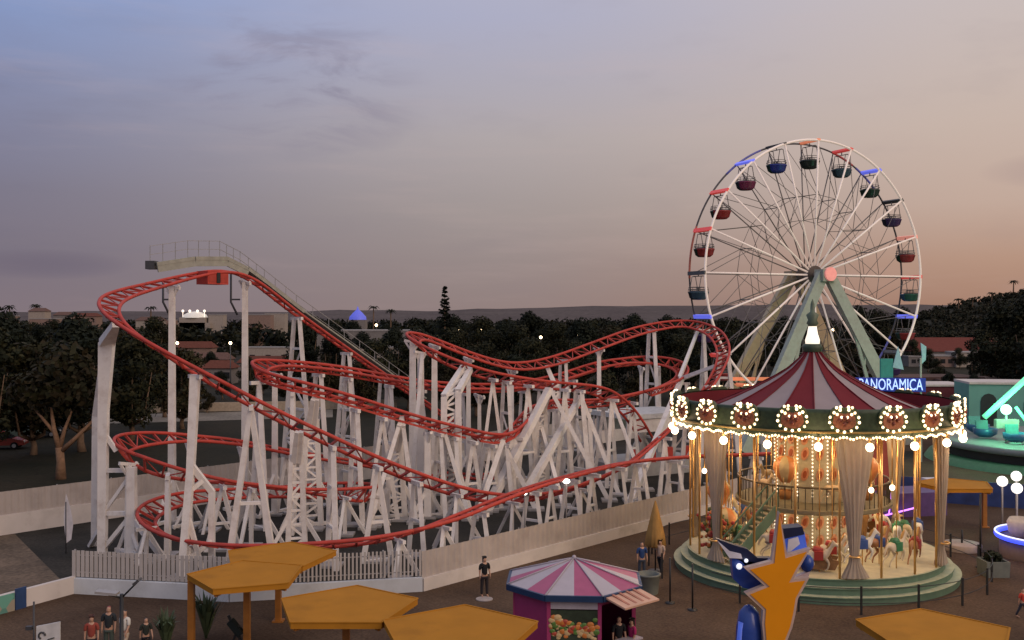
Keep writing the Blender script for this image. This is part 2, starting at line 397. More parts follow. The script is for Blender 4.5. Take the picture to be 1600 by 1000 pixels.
pave = [(-70, -10), (90, -10), (100, 110), UV(60, 22)[:2], UV(60, 0)[:2], UV(0, 0)[:2], UV(-6.5, 4.8)[:2], UV(-10.3, 10.9)[:2], FA[:2] if False else (-18.9 - .49 * 14, 44.2 - .87 * 14), (-40, -10)]
sheet('paving', pave, .0, m_pave)
sheet('yard', [UV(0, 0)[:2], UV(60, 0)[:2], UV(60, 25.3)[:2], UV(-7, 25.3)[:2], UV(-10.3, 10.9)[:2], UV(-6.5, 4.8)[:2]], .004, m_yard)
sheet('soil', [(-18.9 - .49 * 14, 44.2 - .87 * 14), UV(-10.3, 10.9)[:2], UV(-7, 25.3)[:2], UV(-30, 25.3)[:2], (-60, 30)], .006, m_soil)
# far terrain: long ridge on the horizon and the hill to the right
def terrain(name, xs, ys, hf, m):
    b = MB(); nx, ny = len(xs), len(ys)
    b.v = [Vector((x, y, hf(x, y))) for y in ys for x in xs]; b.smooth = True
    for j in range(ny - 1):
        for i in range(nx - 1): b.face([j * nx + i, j * nx + i + 1, (j + 1) * nx + i + 1, (j + 1) * nx + i])
    return tag(b.build(name, m), kind='structure')
def lin(a, b, n): return [a + (b - a) * i / (n - 1) for i in range(n)]
def sstep(a, b, x):
    t = max(0, min(1, (x - a) / (b - a))); return t * t * (3 - 2 * t)
m_far = ground_mat('hazed far ridge scrub', (.075, .058, .056), (.105, .085, .078), .012, fine=.2, bump=0)  # distance haze is painted into the scrub: muted, purplish brown
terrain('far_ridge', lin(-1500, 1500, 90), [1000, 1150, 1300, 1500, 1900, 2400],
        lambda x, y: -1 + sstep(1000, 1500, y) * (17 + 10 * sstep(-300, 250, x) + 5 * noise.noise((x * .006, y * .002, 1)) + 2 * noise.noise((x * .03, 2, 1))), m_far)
m_hill = ground_mat('hill scrub', (.026, .026, .018), (.044, .039, .028), .05, fine=.6, bump=.2)
def hillh(x, y):
    ridge = 36 * sstep(75, 330, x) + 4 * sstep(60, 100, x)
    return -1 + sstep(225, 390, y) * (ridge + 2.2 * noise.noise((x * .03, y * .03, 5)) + 1.0 * noise.noise((x * .11, y * .1, 8))) * (1 - .8 * sstep(395, 500, y))
terrain('hill', lin(60, 520, 100), lin(225, 520, 26), hillh, m_hill)
sheet('road', [GD(1380, 300)[:2], GD(1760, 285)[:2], GD(1760, 312)[:2], GD(1380, 322)[:2]], .01, m_road)
sheet('path', [GD(-300, 108)[:2], GD(120, 112)[:2], GD(520, 120)[:2], GD(520, 130)[:2], GD(120, 122)[:2], GD(-300, 119)[:2]], .01, m_road)

# ------------------------------------------------------------------ vegetation
def leaf_cloud(b, lobes, n, size, rg, mats=1, flat=1.0):
    tot = sum(l[3] ** 2 for l in lobes)
    for (lx, ly, lz, lr) in lobes:
        for _ in range(int(n * lr * lr / tot)):
            d = Vector((rg.gauss(0, 1), rg.gauss(0, 1), rg.gauss(0, 1))).normalized()
            p = Vector((lx, ly, lz)) + d * lr * (1 - .55 * rg.random() ** 2) * Vector((1, 1, flat)).length / 1.732
            p.z = lz + (p.z - lz) * flat
            a = Vector((rg.gauss(0, 1), rg.gauss(0, 1), rg.gauss(0, .8))).normalized(); c = a.cross(d if abs(a.dot(d)) < .95 else Vector((0, 0, 1))).normalized()
            s = size * rg.uniform(.6, 1.5); b.mi = rg.randrange(mats)
            b.add([p - a * s, p + c * s * .6, p + a * s, p - c * s * .6], [(0, 1, 2, 3)])
def crown_lobes(rg, h0, h1, r, n):
    out = []
    for i in range(n):
        t = rg.random(); a = rg.random() * 6.283; env = r * (math.sin(math.pi * (.16 + .78 * t))) ** .7
        d = env * .75 * rg.random() ** .6; lr = r * rg.uniform(.24, .42)
        out.append((d * math.cos(a), d * math.sin(a), h0 + (h1 - h0) * t, lr))
    return out
def make_tree(rg, name, h, r, trunk_h, nl, leaf, fm, group, label):
    t = thing(name, label, 'tree', (0, 0, 0), group)
    tb = MB(); bend = rg.uniform(-.3, .3)
    tb.tube([(0, 0, -.1), (bend * .3, .1, trunk_h * .5), (bend, 0, trunk_h), (bend * .7, .1, h * .62)], [h * .034, h * .025, h * .022, h * .008], 7)
    for k in range(5):
        a = k * 1.257 + rg.random(); q = Vector((math.cos(a), math.sin(a), 0))
        tb.tube([(bend, 0, trunk_h * .9), Vector((bend, 0, trunk_h * 1.25)) + q * r * .25, Vector((bend, 0, h * .62)) + q * r * .42], [h * .016, h * .011, h * .003], 5)
    tb.build('trunk', bark, t)
    cb = MB(); leaf_cloud(cb, crown_lobes(rg, trunk_h + r * .25, h - r * .28, r, nl), leaf[0], leaf[1], rg, len(fm), .85)
    cb.build('crown', fm, t); return t
rg = random.Random(5)
fm = foliage
TG = 'dark trees of the wood behind the roller coaster'
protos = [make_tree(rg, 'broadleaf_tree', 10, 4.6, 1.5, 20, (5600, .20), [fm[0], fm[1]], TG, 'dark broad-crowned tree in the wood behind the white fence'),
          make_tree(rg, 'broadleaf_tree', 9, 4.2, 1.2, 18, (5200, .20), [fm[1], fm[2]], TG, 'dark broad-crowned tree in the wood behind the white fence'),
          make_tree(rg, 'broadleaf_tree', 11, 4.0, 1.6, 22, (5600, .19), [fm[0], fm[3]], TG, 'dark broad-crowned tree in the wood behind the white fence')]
used = set()
def plant(k, x, y, s, label=None, group=None):
    if k not in used:
        used.add(k); o = protos[k]; o.location = (x, y, 0); o.rotation_euler = (0, 0, rg.random() * 6); o.scale = (s, s, s)
        if label: o['label'] = label
    else: o = copy_tree(protos[k], (x, y, 0), rg.random() * 6, s, label)
    if group: o['group'] = group
    return o
# the wood: rows, staggered in depth (behind the back fence)
for (D, x0, x1, step, s) in ((128, 120, 1010, 64, .82), (150, -60, 1130, 58, .92), (178, -80, 1180, 50, 1.02), (215, -80, 1220, 46, 1.05), (265, -60, 1240, 42, 1.05)):
    px = x0
    while px < x1:
        d = D * rg.uniform(.93, 1.07)
        if 272 < px < 452:
            if rg.random() < .8: plant(rg.randrange(3), (px - 800) / FPX * d, d, s * rg.uniform(.34, .52))
        else: plant(rg.randrange(3), (px - 800) / FPX * d, d, s * rg.uniform(.8, 1.12))
        px += step * rg.uniform(.75, 1.25)
# the tall trees at the left edge
for i, (px, D, s, k, lb) in enumerate(((-28, 84, 1.15, 0, 'tall dark tree at the left edge of the picture by the parked cars'), (52, 88, 1.14, 1, 'tall olive tree above the parked car at far left'),
        (128, 90, 1.11, 2, 'tall dark tree just left of the tapered white coaster tower'), (205, 98, 1.05, 0, 'tall dark tree seen between the tapered tower and the first coaster column'),
        (10, 104, 1.17, 2, 'tall dark tree rising behind the two trees at far left'), (90, 106, 1.15, 1, 'tall brownish tree standing behind the forked bare trunk'), (285, 108, 1.0, 1, 'dark round tree beneath the highest coaster drop'))):
    plant(k, (px - 800) / FPX * D, D, s, lb, 'tall trees at the left behind the fence')
# right: big dark tree and the trees behind the wheel
for px, D, s, lb in ((1575, 150, 1.40, 'big dark round tree at the right edge below the hill'), (1625, 140, 1.5, 'dark tree cut by the right edge of the picture'), (1545, 175, 1.0, 'smaller dark tree left of the big round tree under the hill')):
    plant(rg.randrange(3), (px - 800) / FPX * D, D, s, lb, 'trees below the hill at the right')
for px, D, s in ((1230, 190, 1.15), (1290, 210, 1.3), (1335, 240, 1.45), (1375, 260, 1.5), (1405, 280, 1.45), (1430, 240, 1.0), (1180, 200, 1.0), (1210, 240, 1.1), (1255, 255, 1.15), (1310, 175, 1.0), (1385, 180, .8), (1350, 165, .85), (1450, 215, .8), (1500, 230, .75), (1540, 240, .8), (1465, 180, .7), (1520, 190, .75), (1580, 200, .8), (1430, 140, .55), (1480, 142, .6), (1525, 138, .6), (1570, 128, .55), (1600, 132, .6)):
    plant(rg.randrange(3), (px - 800) / FPX * D, D, s * (.62 if px > 1410 else .9), 'dark tree in the belt behind the big wheel and below the hill', 'dark trees behind the big wheel')
# forked bare trunk by the fence
t = thing('forked_tree', 'bare forked brown tree trunk lit warm behind the left fence', 'tree', G(95, 748))
b = MB(); o = G(95, 748)
for pts, rr in (([(0, 0, -.1), (0, 0, 1.2), (-.1, 0, 2.3)], [.42, .30, .30]), ([(-.1, 0, 2.2), (-.5, 0, 3.6), (-.8, .2, 5.2)], [.24, .17, .09]), ([(0, 0, 2.0), (1.1, 0, 3.0), (2.4, .3, 4.4)], [.22, .15, .08]), ([(-.1, 0, 2.2), (.2, .2, 3.6), (.7, .3, 5.0)], [.2, .13, .07]), ([(-.5, 0, 3.4), (-1.6, .2, 4.6), (-2.4, .4, 5.4)], [.14, .1, .05])):
    b.tube([o + Vector(p) for p in pts], rr, 7)
b.build('trunk', mat('warm lit bark', (.24, .14, .085), .9, var=.3, nscale=4, bump=.5), t)  # warm light on the trunk is painted in as a lighter bark colour
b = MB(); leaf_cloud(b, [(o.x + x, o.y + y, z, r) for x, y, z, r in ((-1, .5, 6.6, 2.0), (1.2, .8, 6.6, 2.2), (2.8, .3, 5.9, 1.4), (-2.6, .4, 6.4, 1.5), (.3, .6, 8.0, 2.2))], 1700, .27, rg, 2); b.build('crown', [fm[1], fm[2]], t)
# far wood as one mass, beyond the counted trees
b = MB(); rg2 = random.Random(3)
for i in range(620):
    d = rg2.uniform(300, 980) ; px = rg2.uniform(-120, 1300); x = (px - 800) / FPX * d; s = rg2.uniform(.7, 1.05)
    hh = 9.0 * s
    leaf_cloud(b, [(x + rg2.uniform(-3, 3), d + rg2.uniform(-3, 3), hh * rg2.uniform(.35, .75), 3.2 * s * rg2.uniform(.7, 1.2)) for _ in range(4)], 110, .95, rg2, 3)
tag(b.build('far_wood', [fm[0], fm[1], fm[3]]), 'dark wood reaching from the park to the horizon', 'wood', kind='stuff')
# scrub on the hill
b = MB(); rg3 = random.Random(9)
for i in range(2300):
    y = rg3.uniform(240, 405); x = (rg3.uniform(1330, 1720) - 800) / FPX * y; z = hillh(x, y)
    if x < 62 or x > 515: continue
    r = rg3.uniform(.7, 2.0); leaf_cloud(b, [(x, y, z + r * .4, r)], 26, .5, rg3, 2, .7)
tag(b.build('hill_scrub', [mat('hill bush', (.018, .020, .012), .9, var=.4, nscale=.3), mat('hill bush dry', (.034, .030, .019), .9, var=.4, nscale=.3)]), 'low scrub bushes covering the hill', 'scrub', kind='stuff')
# palms
def palm(x, y, z, h, label, s=1.0):
    t = thing('palm_tree', label, 'palm', (x, y, z), 'small palms on the skyline'); b = MB(); o = Vector((x, y, z)); tp = o + Vector((.2, 0, h))
    b.tube([o - Vector((0, 0, .3)), o + Vector((.15, 0, h * .5)), tp], [.28 * s, .2 * s, .17 * s], 6); b.build('trunk', bark, t)
    b = MB()
    for k in range(16):
        a = k * .3927 + rg.uniform(-.1, .1); q = Vector((math.cos(a), math.sin(a), 0)); up = rg.uniform(.1, 1.0); Lf = 2.1 * s
        pts = [tp, tp + q * Lf * .5 + Vector((0, 0, up * .7 * s)), tp + q * Lf + Vector((0, 0, (up - 1.0) * 1.1 * s))]; w = q.cross(Vector((0, 0, 1))) * .26 * s
        b.add([pts[0] - w * .4, pts[0] + w * .4, pts[1] + w, pts[1] - w, pts[2]], [(0, 1, 2, 3), (3, 2, 4)])
    b.build('crown', foliage[0], t)
for px, D, h, lb in ((1497, 380, 4.7, 'slim palm on the hilltop, farthest left of the palms there'), (1519, 385, 4.3, 'dark round-headed palm on the hilltop beside the slim one'), (1549, 390, 3.2, 'low palm on the hilltop between the others'), (1583, 395, 5.0, 'tall thin palm near the right end of the hilltop')):
    x = (px - 800) / FPX * D; palm(x, D, hillh(x, D), h, lb, 1.15)
for px, D, h, lb in ((14, 420, 15, 'thin palm on the horizon at the far left'), (55, 430, 15.5, 'palm on the horizon above a small pale house at left'), (235, 420, 14.5, 'palm on the horizon behind the tall coaster turn'), (583, 440, 15, 'palm on the horizon right of the blue dome'), (610, 450, 13.5, 'smaller palm on the horizon between blue dome and pine')):
    palm((px - 800) / FPX * D, D, 0, h, lb, 1.5)
# Norfolk pine
pn = GD(695, 190); t = thing('norfolk_pine', 'tall tiered conifer standing above the wood on the horizon', 'tree', pn)
b = MB(); b.tube([pn, pn + Vector((0, 0, 17.2))], [.35, .04], 6); b.build('trunk', bark, t)
b = MB()
for k in range(19):
    z = 4.5 + k * .68; rr = 2.9 * (1 - (k / 19) ** .95) + .15
    for j in range(10):
        a = j * .628 + k * .37 + rg.uniform(-.2, .2); q = Vector((math.cos(a), math.sin(a), 0)); sd_ = q.cross(Vector((0, 0, 1))); rl_ = rr * rg.uniform(.72, 1.1)
        p0 = pn + Vector((0, 0, z + rg.uniform(-.15, .15))); p1 = p0 + q * rl_ + Vector((0, 0, rg.uniform(-.15, .5)))
        for m_ in range(7):
            c_ = p0.lerp(p1, (m_ + .6) / 7); w = .14 + .22 * rg.random(); b.add([c_ - sd_ * w - q * .2, c_ + q * .3 - Vector((0, 0, .12)), c_ + sd_ * w + q * .1, c_ + Vector((0, 0, .22))], [(0, 1, 2, 3)])
b.build('crown', foliage[3], t)

# ------------------------------------------------------------------ far houses, roads, cars, lamps
def house(px, D, w, dep, h, roof_h, wall, roofc, label, rz=0.0, win=3, z=0, cat='house'):
    c = GD(px, D); c.z = z; t = thing('house', label, cat, c, 'small far buildings'); q = Matrix.Rotation(rz, 3, 'Z')
    f = lambda x, y, zz: c + q @ Vector((x, y, zz))
    b = MB(); hw, hd = w / 2, dep / 2
    b.add([f(x, y, zz) for zz in (-.1, h) for x, y in ((-hw, -hd), (hw, -hd), (hw, hd), (-hw, hd))], [(0, 1, 5, 4), (1, 2, 6, 5), (2, 3, 7, 6), (3, 0, 4, 7), (4, 5, 6, 7)]); b.build('wall', wall, t)
    b = MB(); o = .35
    if roof_h > .5: b.add([f(-hw - o, -hd - o, h + .02), f(hw + o, -hd - o, h + .02), f(hw + o, hd + o, h + .02), f(-hw - o, hd + o, h + .02), f(-hw + hd * .3, 0, h + roof_h), f(hw - hd * .3, 0, h + roof_h)], [(0, 1, 5, 4), (1, 2, 5), (2, 3, 4, 5), (3, 0, 4), (3, 2, 1, 0)])
    else: b.add([f(x, y, zz) for zz in (h + .01, h + roof_h) for x, y in ((-hw - .1, -hd - .1), (hw + .1, -hd - .1), (hw + .1, hd + .1), (-hw - .1, hd + .1))], [(3, 2, 1, 0), (0, 1, 5, 4), (1, 2, 6, 5), (2, 3, 7, 6), (3, 0, 4, 7), (4, 5, 6, 7)])
    b.build('roof', roofc, t)
    for k in range(win):
        x = -hw + w * (k + .5) / win; b = MB()
        b.add([f(x - .5, -hd - .06, h * .35), f(x + .5, -hd - .06, h * .35), f(x + .5, -hd - .06, h * .75), f(x - .5, -hd - .06, h * .75), f(x - .5, -hd + .05, h * .35), f(x + .5, -hd + .05, h * .35), f(x + .5, -hd + .05, h * .75), f(x - .5, -hd + .05, h * .75)], [(0, 1, 2, 3), (1, 5, 6, 2), (4, 0, 3, 7), (3, 2, 6, 7), (0, 4, 5, 1)])
        b.build('window', mat('dark glass', (.02, .022, .026), .2), t)
    return t
wl = mat('cream house wall', (.34, .29, .25), .8, dirt=(.3, .26, .22), dirt_amt=.4); wl2 = mat('pinkish house wall', (.25, .17, .14), .8); wl3 = mat('grey house wall', (.20, .18, .17), .8)
tile = mat('clay roof', (.13, .045, .03), .8, var=.25); tile2 = mat('brown roof', (.13, .075, .06), .8, var=.25); flat = mat('grey flat roof', (.30, .28, .27), .8); dkred = mat('dark red long roof', (.15, .045, .035), .8)
HS = [(8, 400, 12, 8, 10.5, .3, wl2, flat, 'small pink flat house at the far left horizon'), (62, 410, 9, 8, 12.5, 1.8, wl, tile2, 'small cream house under the palm at left horizon'), (72, 380, 14, 8, 9.5, .3, wl2, flat, 'low pinkish house below the cream one at left horizon'),
      (100, 430, 9, 8, 11, 2, wl3, tile2, 'grey house by dark round trees at left horizon'), (136, 420, 14, 9, 10.5, 2.6, wl2, tile, 'house with clay red roof left of the coaster turn'), (236, 380, 13, 8, 9, 2.2, wl, tile2, 'cream house below the palm behind the coaster turn'),
      (262, 390, 8, 8, 9, .3, wl2, flat, 'little flat pink house right of the cream one'), (340, 400, 8, 7, 11, .3, wl, flat, 'tiny pale house right of the white domed hall'), (408, 400, 12, 8, 11, .3, wl2, flat, 'small pinkish block left of the lift hill on the horizon'), (432, 410, 11, 8, 11.5, .3, wl, flat, 'pale block on the horizon touching the lift hill'),
      (422, 205, 17, 6, 6.8, .3, wl, flat, 'white flat-roofed house left of the lift columns'), (425, 190, 21, 7, 4.0, 2.0, wl3, tile, 'low house with red roof below the white flat one'), (578, 215, 21, 7, 8.6, .3, wl3, flat, 'grey flat house in the wood right of the lift hill'), (588, 200, 8, 6, 5.6, .3, wl, flat, 'small white annex in front of the grey flat house'),
      (305, 235, 16, 8, 5.6, 2.4, wl2, tile, 'pink house with clay roof between the two tall columns'), (330, 200, 14, 8, 4.2, 2.2, wl2, tile2, 'brown roofed house nearer the right tall column'), (345, 180, 9, 8, 3.4, 2.2, wl3, tile, 'small red gabled house left of the right tall column'), (290, 205, 9, 6, 4.0, .3, wl, flat, 'tiny pale shed between the two tall columns'),
      (20, 92, 7, 4, .9, .3, wl, flat, None),
      (1490, 255, 22, 9, 3.0, 3.4, wl3, dkred, 'long building with dark red roof below the hill'), (1526, 238, 12, 6, 3.2, .3, wl, flat, 'low white shed in front of the dark red roof'), (1468, 238, 5, 4, 2.4, .3, wl2, flat, 'small tan hut left of the white shed'), (1438, 240, 7, 4, 2.2, .3, wl3, flat, 'small grey hut right beside the wheel rim'),
      (1455, 152, 12, 8, 2.6, .4, wl3, tile2, 'long brown roof behind the blue lit sign'), (1505, 150, 10, 8, 2.4, .4, wl3, tile2, 'brown roof between the lit sign and the green arm')]
for a in HS:
    if a[8]: house(*((a[:2] + (a[2] * .72, a[3] * .7, a[4] + .9, min(a[5], 1.4)) + a[6:] + (0.0, 0)) if a[1] >= 380 else (a[:2] + (a[2] * .55, a[3] * .55, a[4] * .8, a[5] * .6) + a[6:]) if a[0] < 500 else a))
# white hall with dome and lights, blue lit dome
c = GD(305, 400); t = thing('domed_hall', 'white hall with low dome and a row of lights on the horizon', 'building', c); b = MB(); b.box(c + Vector((0, 0, 5.5)), (10, 8, 11)); b.box(c + Vector((0, -1, 4.5)), (14, 6, 9)); b.build('wall', wl, t)
b = MB(); b.lathe(c + Vector((0, 0, 10.9)), [(4.9, 0), (4.2, 1.2), (2.6, 2.1), (.01, 2.5)], 20); b.build('dome', mat('lit dome', (.7, .68, .62), .6, emit=(1, .9, .75), es=.18), t)
lamp = mat('warm lamp glass', (1, .85, .65), .4, emit=(1, .72, .42), es=9, sample=False)
for k in (-4.2, -1.5, 1.5, 4.2): b = MB(); b.tube([c + Vector((k, -2, 10.8)), c + Vector((k, -2, 13.2))], .12, 5); b.ball(c + Vector((k, -2, 13.5)), .55, 8); b.build('roof_lamp', mat('hall lamp', (1, .9, .8), .4, emit=(1, .85, .7), es=1.1), t)
c = GD(559, 420); t = thing('blue_dome', 'small building with blue lit pointed dome on the horizon', 'building', c); b = MB(); b.box(c + Vector((0, 0, 5)), (7, 7, 10)); b.build('wall', wl3, t)
b = MB(); b.lathe(c + Vector((0, 0, 10)), [(3.6, 0), (3.4, 1.2), (2.0, 2.8), (.5, 4.2), (.05, 5.6)], 16); b.build('dome', mat('blue lit dome', (.12, .14, .6), .5, emit=(.1, .13, .8), es=.35), t)
lamps = [(715, 515, 250, 'pale'), (752, 514, 260, 'second pale'), (845, 527, 190, 'bright'), (903, 522, 200, 'small'), (951, 509, 280, 'faint'), (995, 502, 300, 'far'), (621, 530, 185, 'warm'), (360, 536, 150, 'orange'), (588, 508, 270, 'tiny'), (1302, 515, 200, 'amber'), (1343, 514, 210, 'small amber'), (277, 536, 160, 'white')]
where = ['left of the pair beyond the peak', 'right of the pair beyond the first peak', 'right of the rising red track', 'above the long red dip', 'near the top of the long red climb', 'beside the top of the long red climb', 'just left of the red peak beside the grey house', 'beside the right tall column of the lift hill', 'above the grey flat house', 'seen between the wheel legs', 'seen right of the wheel legs', 'beside the left tall column of the lift hill']
for (px, py, D, k), w in zip(lamps, where):
    p = P(px, py, D); t = thing('street_lamp', '%s street lamp in the trees, %s' % (k, w), 'street lamp', (p.x, p.y, 0), 'lit street lamps among the trees')
    b = MB(); b.tube([(p.x, p.y, 0), (p.x, p.y, p.z)], .08, 5); b.build('pole', darkgrey, t)
    b = MB(); b.ball(p, .0011 * D + .06, 8); b.build('lamp_head', lamp, t)
def car(loc, rz, col, label):
    t = thing('parked_car', label, 'car', (0, 0, 0), 'parked cars'); m = mat('car paint %.2f %.2f' % (col[0], col[2]), col, .25, .1, var=.03)
    b = MB(); prof = [(-2.1, .35), (-2.1, .8), (-1.9, .92), (-1.2, .98), (1.15, .95), (2.0, .78), (2.1, .6), (2.1, .35)]
    b.prism([(x, -.85, z) for x, z in prof], (0, 1.7, 0)); b.build('body', m, t, fixn=True)
    b = MB(); b.prism([(x, -.72, z) for x, z in [(-1.75, .93), (-1.25, 1.42), (.3, 1.45), (1.05, .96)]], (0, 1.44, 0)); b.build('cabin', mat('car glass', (.015, .017, .02), .12), t, fixn=True)
    b = MB(); b.prism([(x, -.66, z) for x, z in [(-1.2, 1.425), (-1.0, 1.48), (.1, 1.49), (.28, 1.455)]], (0, 1.32, 0)); b.build('roof', m, t, fixn=True)
    for x in (-1.3, 1.3):
        for y in (-.86, .86):
            b = MB(); b.tube([(x, y - .1, .32), (x, y + .1, .32)], .32, 12); w = b.build('wheel', mat('tyre', (.015, .015, .015), .8), t)
            b = MB(); b.tube([(x, y - .11, .32), (x, y + .11, .32)], .18, 10); b.build('rim', greysteel, w)
    for y in (-.6, .6): b = MB(); b.box((2.08, y, .66), (.06, .3, .14)); b.build('headlight', white, t)
    t.location = loc; t.rotation_euler = (0, 0, rz); return t
car(GD(28, 99), .1, (.10, .13, .10), 'dark green car parked under the trees at far left'); car(GD(2, 92), .2, (.30, .05, .035), 'red car cut by the left edge under trees'); car(GD(66, 101), 0, (.05, .055, .06), 'black car behind the forked trunk')
for k, (px, D, c_) in enumerate(((1482, 318, (.4, .4, .4)), (1500, 322, (.5, .48, .45)), (1518, 318, (.12, .12, .13)), (1462, 322, (.45, .42, .4)))): car(GD(px, D), rg.uniform(-.2, .2), c_, ['grey car on the far road right of the wheel', 'cream car on the far road, right of the grey one', 'dark car at the right end of the far road row', 'pale car nearest the wheel on the far road'][k])
# long low wall behind the left trees
b = MB(); a0, a1 = GD(-250, 119), GD(620, 132); b.beam(a0 + Vector((0, 0, .55)), a1 + Vector((0, 0, .55)), .25, h=1.1); tag(b.build('boundary_wall', mat('tan wall', (.36, .29, .22), .85, var=.2)), 'long low tan wall under the trees behind the fence', 'wall')

# ------------------------------------------------------------------ fences
def fence(a, b_, base_h, top_h, base_m, kind, label, gap=.16, slat=.10):
    a, b_ = Vector(a).to_3d(), Vector(b_).to_3d(); a.z = b_.z = 0
    t = thing('fence', label, 'fence', a); d = (b_ - a); n = d.length; d.normalize(); Z = Vector((0, 0, 1)); q = Vector((-d.y, d.x, 0))
    b = MB(); b.beam(a + Z * (base_h / 2 - .05), b_ + Z * (base_h / 2 - .05), .22, h=base_h + .1); b.build('base_wall', base_m, t)
    b = MB()
    if kind == 'slats':
        k = 0.0
        while k < n:
            p = a + d * k; b.beam(p + Z * (base_h + .06), p + Z * (top_h + rnd.uniform(-.015, .015)), slat, h=.03, up=q); k += gap
        b.build('slat_panel', slatm, t)
        b = MB()
        for z in (base_h + .25, top_h - .2): b.beam(a + q * .04 + Z * z, b_ + q * .04 + Z * z, .04)
        b.build('rail', greysteel, t)
    else:
        m = int(n / .09); pts = []
        for i in range(m + 1):
            pts.append(a + d * (n * i / m) + q * (.016 if i % 4 in (0, 1) else -.016))
        o = 0; b.v = [p + Z * (base_h - .02) for p in pts] + [p + Z * top_h for p in pts]
        for i in range(m): b.face([i, i + 1, m + 2 + i, m + 1 + i])
        b.build('sheet_panel', panelm, t)
    k = 0.0
    while k <= n + .01:
        b = MB(); p = a + d * min(k, n); b.beam(p + q * .09 + Z * base_h, p + q * .09 + Z * (top_h + .03), .07); b.build('post', greysteel, t); k += 3.2
    return t
FA, FB, FC, FD = UV(-10.3, 10.9), UV(-6.5, 4.8), UV(0, 0), UV(27.5, 0)
fence(FA, FB, .66, 1.84, palewall, 'slats', 'pale slatted fence on a low wall at the left front of the coaster yard', gap=.21, slat=.155)
fence(FB, FC, .60, 1.80, palewall, 'slats', 'slatted see-through fence behind the ochre canopies', gap=.17, slat=.08)
fence(FC, FD, .56, 1.72, basewall, 'sheet', 'long pinkish sheet fence running right towards the carousel')
fence(FD, UV(52, 0), .56, 1.72, basewall, 'sheet', 'sheet fence section behind the carousel')
fence(UV(-34, 25.3), UV(-7.8, 25.3), 1.08, 2.36, basewall, 'sheet', 'tall back fence on a pale wall at the left edge')
fence(UV(-7.8, 25.3), UV(52, 25.3), 1.08, 2.36, basewall, 'sheet', 'tall back fence of the yard seen between the coaster supports')
# low wall to the lower left with painted panels
a, e = FA.copy(), FA + Vector((-.49, -.87, 0)) * 14; d = (e - a).normalized(); q = Vector((-d.y, d.x, 0))
b = MB(); b.beam(a + Vector((0, 0, .35)), e + Vector((0, 0, .35)), .2, h=.76); w = tag(b.build('low_wall', basewall), 'low pale wall running to the lower left corner', 'wall')
k0 = 5.0
def on_wall(name, k0, k1, z0, z1, m, label, cat):
    b = MB(); c = -q * (.13 if (-q).y < 0 else -.13)
    p0, p1 = a + d * k0 + c, a + d * k1 + c
    b.beam(p0 + Vector((0, 0, (z0 + z1) / 2)), p1 + Vector((0, 0, (z0 + z1) / 2)), .05, h=z1 - z0); return tag(b.build(name, m), label, cat)
on_wall('wall_panel', 2.37, 2.86, 0, .86, mat('navy panel', (.02, .05, .14), .5), 'navy blue panel fixed on the low wall at lower left', 'panel')
mural = bpy.data.materials.new('painted mural'); mural.use_nodes = True; t_ = mural.node_tree
v = t_.nodes.new('ShaderNodeTexVoronoi'); v.inputs['Scale'].default_value = 1.6; gco = t_.nodes.new('ShaderNodeTexCoord'); t_.links.new(gco.outputs['Object'], v.inputs['Vector'])
cr = t_.nodes.new('ShaderNodeValToRGB'); cr.color_ramp.interpolation = 'CONSTANT'; cr.color_ramp.elements[0].color = (.10, .24, .20, 1); cr.color_ramp.elements[1].position = .62; cr.color_ramp.elements[1].color = (.30, .26, .2, 1)
x_ = cr.color_ramp.elements.new(.38); x_.color = (.13, .33, .26, 1); sx_ = t_.nodes.new('ShaderNodeSeparateColor'); t_.links.new(v.outputs['Color'], sx_.inputs[0]); t_.links.new(sx_.outputs[0], cr.inputs[0]); t_.links.new(cr.outputs[0], t_.nodes['Principled BSDF'].inputs['Base Color'])
on_wall('wall_panel', 2.9, 8.0, 0, .72, mural, 'teal painted mural panel on the low wall', 'panel')
# sail banner
p = GD(103, 51.5); t = thing('sail_banner', 'white feather shaped banner on a pole in the bare lot at left', 'banner', p)
b = MB(); b.tube([p, p + Vector((0, 0, 2.6))], .03, 5); b.build('pole', darkgrey, t)
b = MB(); pr = [(0, .5), (.26, .7), (.36, 1.5), (.22, 2.3), (0, 3.0), (-.12, 1.8)]; b.prism([p + Vector((x, 0, z)) for x, z in pr], (0, .03, 0)); b.build('banner_cloth', mat('banner cloth', (.55, .52, .54), .8), t)

# ------------------------------------------------------------------ roller coaster
coaster = thing('roller_coaster', 'white and red steel roller coaster with lift hill and stacked curves', 'roller coaster', UV(12, 12))
def spline(cp, sub=9):
    out = []; n = len(cp)
    for i in range(n - 1):
        p0, p1, p2, p3 = cp[max(i - 1, 0)], cp[i], cp[i + 1], cp[min(i + 2, n - 1)]
        for k in range(sub):
            t = k / sub
            # centripetal-ish Catmull-Rom
            out.append(.5 * ((2 * p1) + (p2 - p0) * t + (2 * p0 - 5 * p1 + 4 * p2 - p3) * t * t + (3 * p1 - p0 - 3 * p2 + p3) * t ** 3))
    out.append(cp[-1]); return out
def resample(pts, step):
    out = [pts[0]]; acc = 0
    for a, b_ in zip(pts, pts[1:]):
        seg = (b_ - a).length
        while acc + seg >= step:
            f = (step - acc) / seg; a = a.lerp(b_, f); out.append(a.copy()); seg = (b_ - a).length; acc = 0
        acc += seg
    return out
def smooth(vals, k):
    n = len(vals); return [sum(vals[max(0, i - k):i + k + 1]) / len(vals[max(0, i - k):i + k + 1]) for i in range(n)]
def smooth_pts(p, k, it=2):
    for _ in range(it):
        n = len(p); p = [p[0]] + [sum((p[j] for j in range(max(0, i - k), min(n, i + k + 1))), Vector()) / (min(n, i + k + 1) - max(0, i - k)) for i in range(1, n - 1)] + [p[-1]]
    return p
TRK = {}
GAUGE = .50
